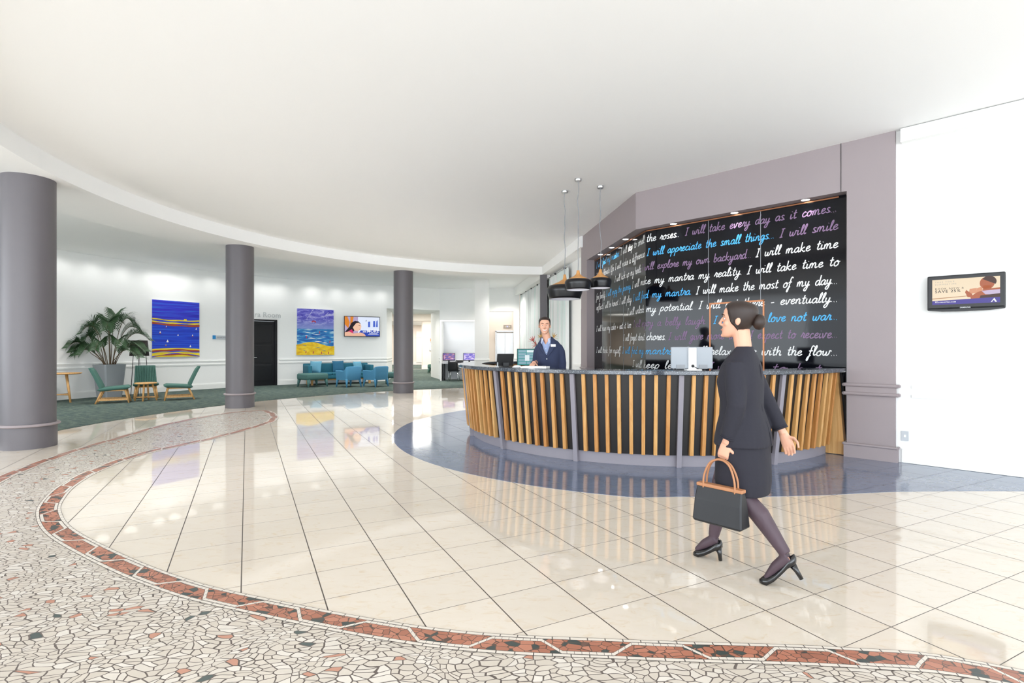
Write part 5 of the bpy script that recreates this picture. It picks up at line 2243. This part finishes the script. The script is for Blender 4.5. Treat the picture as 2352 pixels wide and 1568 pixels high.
sm = ho.modifiers.new('t', 'SOLIDIFY')
sm.thickness = .006
# jacket
mb = MB()
torso(mb, [(0, .0, .80, .180, .135), (0, .0, .95, .175, .13), (0, .0, 1.10, .158, .123), (0, -.008, 1.30, .168, .135), (0, 0, 1.40, .172, .118), (0, .005, 1.45, .165, .100), (-.005, .01, 1.49, .138, .085), (-.02, .015, 1.525, .098, .072), (-.03, .02, 1.56, .070, .062)])
mb.tube([(-.13, .005, 1.42), (-.165, .015, 1.34), (-.19, .035, 1.19), (-.192, -.03, 1.165), (-.172, -.205, 1.188)], [.060, .060, .057, .054, .046], 14)
mb.tube([(.13, .005, 1.42), (.168, .01, 1.35), (.19, .02, 1.18), (.19, -.03, .965)], [.060, .061, .056, .047], 14)
jk = mb.fuse(.011, 6)
cut(jk, lambda c: c.y < .03 and c.z > 1.29 and abs(c.x + .03 * (c.z - 1.29) / .25) < .006 + (c.z - 1.29) * .34 and c.z < 1.60 and (c.y < -.02 or c.z > 1.50))
jo = mesh_obj('jacket', jk, M['navy'], man)
mb = MB()
torso(mb, [(0, 0, 1.05, .145, .108), (0, -.008, 1.30, .152, .121), (0, 0, 1.40, .150, .104), (-.01, .004, 1.46, .120, .082), (-.02, .008, 1.50, .085, .070), (-.03, .012, 1.535, .066, .066)])
so = mesh_obj('shirt', cut(mb.fuse(.008, 4), lambda c: c.z > 1.44 and c.y < -.01 and abs(c.x + .03) < (c.z - 1.44) * .55), M['shirt'], man)
mb = MB()
for k in range(3):
    mb.ell((-.006 - .006 * k, -.126 + [0, .004, .012, .03][k], 1.29 + .05 * k), (.0055, .004, .0055), 10, 6)
mb.build('button', M['paper'], so)
mb = MB()
for sx in (-1, 1):
    rows = []
    for i in range(9):
        t_ = i / 8                      # 0 at the nape, 1 at the collar point
        an = R(90 + sx * -t_ * 150)
        cx, cy = -.035, .006
        rt, rb = .062 + .004 * t_, .078 + .014 * t_
        zt, zb = 1.578 - .05 * t_ ** 1.5, 1.540 - .085 * t_ ** 2.2
        rows.append([(cx + rt * cos(an), cy + rt * sin(an) * 1.05, zt - .02), (cx + rt * cos(an), cy + rt * sin(an) * 1.05, zt),
                     (cx + (rb + .002) * cos(an), cy + (rb + .004) * sin(an) * 1.12, zb)])
    mb.loft(rows, closed=False, caps=False)
c_ = mb.build('collar', M['collar'], so)
c_.modifiers.new('t', 'SOLIDIFY').thickness = .005
for sx in (-1, 1):
    mb = MB()
    pin_ = [(-.002, -.1465, 1.285), (-.012 + sx * .026, -.143, 1.35), (-.02 + sx * .055, -.122, 1.42), (-.028 + sx * .076, -.085, 1.49), (-.034 + sx * .074, -.025, 1.56)]
    pout = [(.002 + sx * .010, -.147, 1.275), (.0 + sx * .075, -.145, 1.36), (-.006 + sx * .112, -.122, 1.43), (-.012 + sx * .108, -.082, 1.485), (-.025 + sx * .090, -.012, 1.545)]
    a, b = crom(pin_, 4), crom(pout, 4)
    mb.loft([[p, q_] for p, q_ in zip(a, b)], closed=False, caps=False)
    l_ = mb.build('lapel', M['navy'], jo)
    l_.modifiers.new('t', 'SOLIDIFY').thickness = .006
mb = MB()
for z in (1.25, 1.14):
    mb.ell((.0, -.139 + (.006 if z < 1.2 else -.002), z), (.009, .005, .009), 12, 6)
mb.build('jacket_button', M['silver'], jo)
mb = MB()
mb.box((.088, -.137, 1.435), (.07, .006, .035), R(22), bev=.002)
mb.build('name_badge', M['paper'], jo)
mb = MB()
mb.box((.09, -.118, 1.06), (.11, .012, .045), R(20), bev=.003)
mb.build('pocket_flap', M['navy'], jo)
mb = MB()
torso(mb, [(0, 0, .82, .175, .115), (0, 0, .92, .17, .11), (0, 0, 1.02, .165, .108)])
for sx in (-1, 1):
    mb.tube([(sx * .085, 0, .9), (sx * .10, -.005, .5), (sx * .102, .02, .06)], [.098, .08, .068], 16)
mesh_obj('trousers', mb.fuse(.014, 5), M['navyd'], man)
for sx in (-1, 1):
    mb = MB()
    mb.tube([(sx * .10, .08, .045), (sx * .105, -.05, .045), (sx * .108, -.14, .035), (sx * .11, -.2, .025)], [.036, .047, .048, .025], 12, ry=[.042, .042, .033, .02])
    mb.build('shoe', M['patent'], man, smooth=True)

# ---- the woman walking past
wom = empty('person', 'woman in a dark suit and heels striding past the counter with a bag', 'person', (1.44, 3.30, 0), R(-131))
HWm = Matrix.Translation((0, -.03, 1.462)) @ Matrix.Rotation(R(-6), 4, 'X') @ Matrix.Rotation(R(8), 4, 'Z') @ Matrix.Scale(.97, 4)
mb = MB()
head_parts(mb, HWm, .6)
mb.tube([(0, .025, 1.30), (0, .012, 1.40), (0, -.002, 1.51)], [.062, .050, .052], 16)
torso(mb, [(0, 0, .80, .15, .11), (0, .01, .90, .155, .115), (0, 0, 1.04, .115, .085), (0, -.01, 1.20, .135, .10), (0, 0, 1.32, .135, .078), (0, .015, 1.375, .075, .052)])
RH, RK, RA = (-.085, 0, .86), (-.078, -.155, .50), (-.075, -.20, .155)
LH, LK, LA = (.085, 0, .86), (.08, .045, .485), (.072, .27, .20)


def leg(mb, h, k, a, toe, f=1.0):
    cal = tuple(k[i] + (a[i] - k[i]) * .3 + (.018 if i == 1 else 0) for i in range(3))
    th = tuple((h[i] + k[i]) / 2 - (.012 if i == 1 else 0) for i in range(3))
    mb.tube([h, th, k, cal, a], [.082 * f, .07 * f, .05 * f, .05 * f, .029 * f], 14)
    mb.tube([(a[0], a[1] + .02, a[2] - .01), (a[0], (a[1] + toe[1]) / 2, (a[2] + toe[2]) / 2 - .006), toe], [.030 * f, .032 * f, .022 * f], 12, ry=[.032 * f, .026 * f, .014 * f])


RT, LT = (-.078, -.315, .035), (.075, .165, .03)
leg(mb, RH, RK, RA, RT)
leg(mb, LH, LK, LA, LT)
LSH, LEL, LWR = (.125, .0, 1.295), (.195, .035, 1.06), (.185, -.03, .825)
RSH, REL, RWR = (-.125, .0, 1.295), (-.195, .085, 1.075), (-.175, .20, .86)
mb.tube([LSH, LEL, LWR], [.036, .032, .024], 12)
mb.tube([RSH, REL, RWR], [.036, .032, .024], 12)
hand_parts(mb, LWR, (-.03, -.25, -.95), (-1, .1, 0), 1, .8, .92)
hand_parts(mb, RWR, (.03, .35, -.9), (1, 0, .1), -1, .5, .92)
mesh_obj('body', mb.fuse(.0046, 2), M['skin'], wom)
face_bits(wom, HWm, False)
hc = hair_cap(HWm, .205, .10, .02, .012)
ho = hc.build('hair', M['hairb'], wom, smooth=True)
ho.modifiers.new('t', 'SOLIDIFY').thickness = .01
mb = MB()
mb.ell((0, .125, .115), (.045, .04, .05), 18, 12, M=HWm)
mb.build('hair_bun', M['hairb'], ho, smooth=True)
mb = MB()
for leg_ in ((RH, RK, RA, RT), (LH, LK, LA, LT)):
    leg(mb, *leg_, f=1.16)
mesh_obj('stockings', mb.fuse(.007, 3), M['hose'], wom)
# jacket
mb = MB()
torso(mb, [(0, .012, .80, .205, .165), (0, .012, .90, .192, .150), (0, .006, 1.03, .155, .115), (0, -.006, 1.19, .172, .130), (0, .0, 1.29, .170, .108), (0, .008, 1.345, .125, .082), (0, .015, 1.385, .075, .058), (0, .018, 1.41, .06, .052)])
for S_, E_l, W_ in ((LSH, LEL, LWR), (RSH, REL, RWR)):
    lerp = lambda p, q_, k: tuple(p[i] + (q_[i] - p[i]) * k for i in range(3))
    mb.tube([(S_[0] * 1.04, S_[1], S_[2] + .012), lerp(S_, E_l, .5), E_l, lerp(E_l, W_, .5), lerp(E_l, W_, .88)], [.062, .060, .055, .050, .043], 14)
jk = mb.fuse(.010, 6)
cut(jk, lambda c: c.y < -.02 and c.z > 1.2 and abs(c.x) < .006 + (c.z - 1.2) * .22)
jo = mesh_obj('jacket', jk, M['navyd'], wom)
mb = MB()
torso(mb, [(0, 0, 1.0, .13, .098), (0, -.006, 1.19, .152, .113), (0, 0, 1.29, .148, .094), (0, .008, 1.345, .10, .068), (0, .014, 1.375, .06, .05)])
mesh_obj('blouse', mb.fuse(.012, 4), M['paper'], wom)
for E_l, W_ in ((LEL, LWR), (REL, RWR)):
    mb = MB()
    a = Vector(E_l).lerp(Vector(W_), .74)
    b = Vector(E_l).lerp(Vector(W_), .86)
    for k in range(3):
        p = a.lerp(b, .25 + k * .3)
        q_ = a.lerp(b, .42 + k * .3)
        mb.tube([tuple(p), tuple(q_)], .0455 if k == 2 else .044, 16)
    mb.build('sleeve_cuff', M['navyd'], jo, smooth=True)
mb = MB()
mb.tube(crom([(.0, .178, .805), (.0, .162, .90), (0, .122, 1.03), (0, .12, 1.2), (0, .11, 1.3)], 5), .002, 6)
mb.build('back_seam', M['navyd'], jo)
# pencil skirt wraps the stride
mb = MB()
torso(mb, [(0, .01, .50, .165, .150), (0, .01, .58, .175, .160), (0, .01, .70, .182, .155), (0, .012, .82, .188, .148), (0, .008, .95, .155, .118), (0, 0, 1.03, .13, .10)])
mb.tube([(-.08, -.05, .66), (-.08, -.13, .505)], [.10, .082], 14)
mb.tube([(.08, .03, .66), (.08, .05, .50)], [.10, .088], 14)
sk = mb.fuse(.012, 7)
cut(sk, lambda c: c.z < .497)
mesh_obj('skirt', sk, M['navyd'], wom)


def pump(name, heel, toe, lift):
    """court shoe: heel point under the ankle, toe point, both on the ground unless lifted"""
    h, t_ = Vector(heel), Vector(toe)
    d = Vector((t_.x - h.x, t_.y - h.y, 0)).normalized()
    sd = Vector((-d.y, d.x, 0))
    L = Vector((t_.x - h.x, t_.y - h.y, 0)).length
    zh = h.z
    mb = MB()
    rings = []
    for k, w, top, bot in ((-.12, .012, .03, .01), (-.06, .030, .055, 0), (.08, .035, .055, 0), (.3, .036, .045, 0), (.5, .040, .042, 0), (.72, .045, .042, 0), (.88, .040, .032, 0), (.97, .024, .014, 0), (1.02, .006, .005, 0)):
        zz = t_.z + (zh - t_.z) * max(0, 1 - max(k, 0) / .68) ** 1.15
        c = Vector((h.x, h.y, 0)) + d * L * k
        ring = []
        for q in range(12):
            a = 2 * PI * q / 12
            v_ = c + sd * w * cos(a)
            ring.append((v_.x, v_.y, zz + bot + (top * max(sin(a), 0) if sin(a) > 0 else -.006)))
        rings.append(ring)
    mb.loft(rings)
    o = mb.build(name, M['patent'], wom, smooth=True)
    return o, h, d


sh, h_, d_ = pump('shoe', (RA[0], RA[1] + .035, .085), (RT[0], RT[1] - .02, .008), 0)
mb = MB()
mb.tube([(RA[0], RA[1] + .03, .09), (RA[0], RA[1] + .04, .045), (RA[0], RA[1] + .045, .003)], [.024, .014, .012], 12)
mb.build('heel', M['patent'], sh, smooth=True)
sh, h_, d_ = pump('shoe', (LA[0], LA[1] + .035, .155), (LT[0], LT[1] - .035, .008), 0)
mb = MB()
mb.tube([(LA[0], LA[1] + .03, .155), (LA[0], LA[1] + .06, .115), (LA[0], LA[1] + .085, .075)], [.024, .014, .012], 12)
mb.build('heel', M['patent'], sh, smooth=True)

# handbag held in the left hand
WM = Matrix.Translation((1.44, 3.30, 0)) @ Matrix.Rotation(R(-131), 4, 'Z')
hp = WM @ Vector((LWR[0] + .012, LWR[1] - .03, LWR[2] - .098))
bag = empty('handbag', 'black leather handbag with tan handles carried by the walking woman', 'bag', (hp.x, hp.y, hp.z - .44), R(-131 + 82))
mb = MB()
mb.loft([[(-.15, -.055, .045), (.15, -.055, .045), (.15, .055, .045), (-.15, .055, .045)], [(-.155, -.058, .06), (.155, -.058, .06), (.155, .058, .06), (-.155, .058, .06)],
         [(-.148, -.045, .18), (.148, -.045, .18), (.148, .045, .18), (-.148, .045, .18)], [(-.142, -.022, .265), (.142, -.022, .265), (.142, .022, .265), (-.142, .022, .265)]])
bo = mb.build('bag_body', M['leather'], bag)
bo.modifiers.new('b', 'BEVEL').width = .008
mb = MB()
mb.box((0, 0, .268), (.292, .05, .022), bev=.006)
mb.build('top_trim', M['tan'], bag)
for sy in (-.02, .02):
    mb = MB()
    mb.tube(crom([(-.10, sy, .25), (-.095, sy, .33), (-.06, sy * .6, .41), (0, sy * .3, .437), (.06, sy * .6, .41), (.095, sy, .33), (.10, sy, .25)], 6), .0065, 8)
    mb.build('handle', M['tan'], bag, smooth=True)

# ------------------------------------------------------------------ wall washers, lift lobby and corridor lights, plus added fill spots
for i, px in enumerate((165, 235, 300, 365, 402, 440, 500, 560, 612, 650, 724, 780, 832, 880)):
    p, rzp, _ = wpt(px, .42)
    light('wall_washer', 'SPOT', (p[0], p[1], 4.0), (0, 0, 0), 13 if px not in (402, 724) else 17, (1, .99, .97), spot_size=R(160), spot_blend=1.0, shadow_soft_size=.16)
for k in range(7):
    a = R(112 + 13 * k)
    light('lounge_fill', 'SPOT', (-.1 + 9.9 * cos(a), 10.2 + 9.9 * sin(a), 4.0), (0, 0, 0), 200, (1, .99, .97), spot_size=R(140), spot_blend=.9, shadow_soft_size=.3)  # ring of added fill over the lounge, no fixtures
light('lift_lobby_light', 'AREA', (-.6, 24.1, 3.85), (0, 0, 0), 15, (1, .94, .88), shape='RECTANGLE', size=1.6, size_y=1)
light('corridor_light', 'AREA', (-6.2, 32.4, 3.28), (0, 0, 0), 150, (1, .96, .9), shape='RECTANGLE', size=4, size_y=2.5)
light('corridor_light', 'AREA', (-8, 39.5, 3.28), (0, 0, 0), 220, (1, .94, .89), shape='RECTANGLE', size=3, size_y=6)
light('corridor_light', 'AREA', (-5.5, 27.2, 3.28), (0, 0, 0), 130, (1, .97, .9), shape='RECTANGLE', size=3, size_y=2)
light('desk_light', 'SPOT', (-2.3, 22.1, 3.98), (0, 0, 0), 60, (.95, .96, 1), spot_size=R(80), spot_blend=.8, shadow_soft_size=.08)
light('lounge_fill', 'SPOT', (-.5, 21.6, 3.98), (0, 0, 0), 230, (1, .96, .9), spot_size=R(140), spot_blend=.9, shadow_soft_size=.08)  # added fill spot to lift the end wall
light('gallery_fill', 'SPOT', (.5, 13.7, 3.99), (0, 0, 0), 60, (1, .98, .95), spot_size=R(112), spot_blend=1, shadow_soft_size=.12)  # added fill for the dim wall beside the glass door
light('gallery_fill', 'SPOT', (-.3, 19.3, 3.98), (0, 0, 0), 110, (1, .98, .95), spot_size=R(132), spot_blend=1, shadow_soft_size=.12)  # added fill towards the far curtain
light('gallery_fill', 'SPOT', (-3.4, 21.6, 3.98), (0, 0, 0), 240, (1, .99, .97), spot_size=R(140), spot_blend=1, shadow_soft_size=.35)  # added fill brightening the wall above the desk
light('portal_fill', 'SPOT', (-4.3, 23.6, 3.06), (0, 0, 0), 70, (1, .98, .93), spot_size=R(165), spot_blend=1, shadow_soft_size=.12)  # added fill so the opening's jamb is not dark
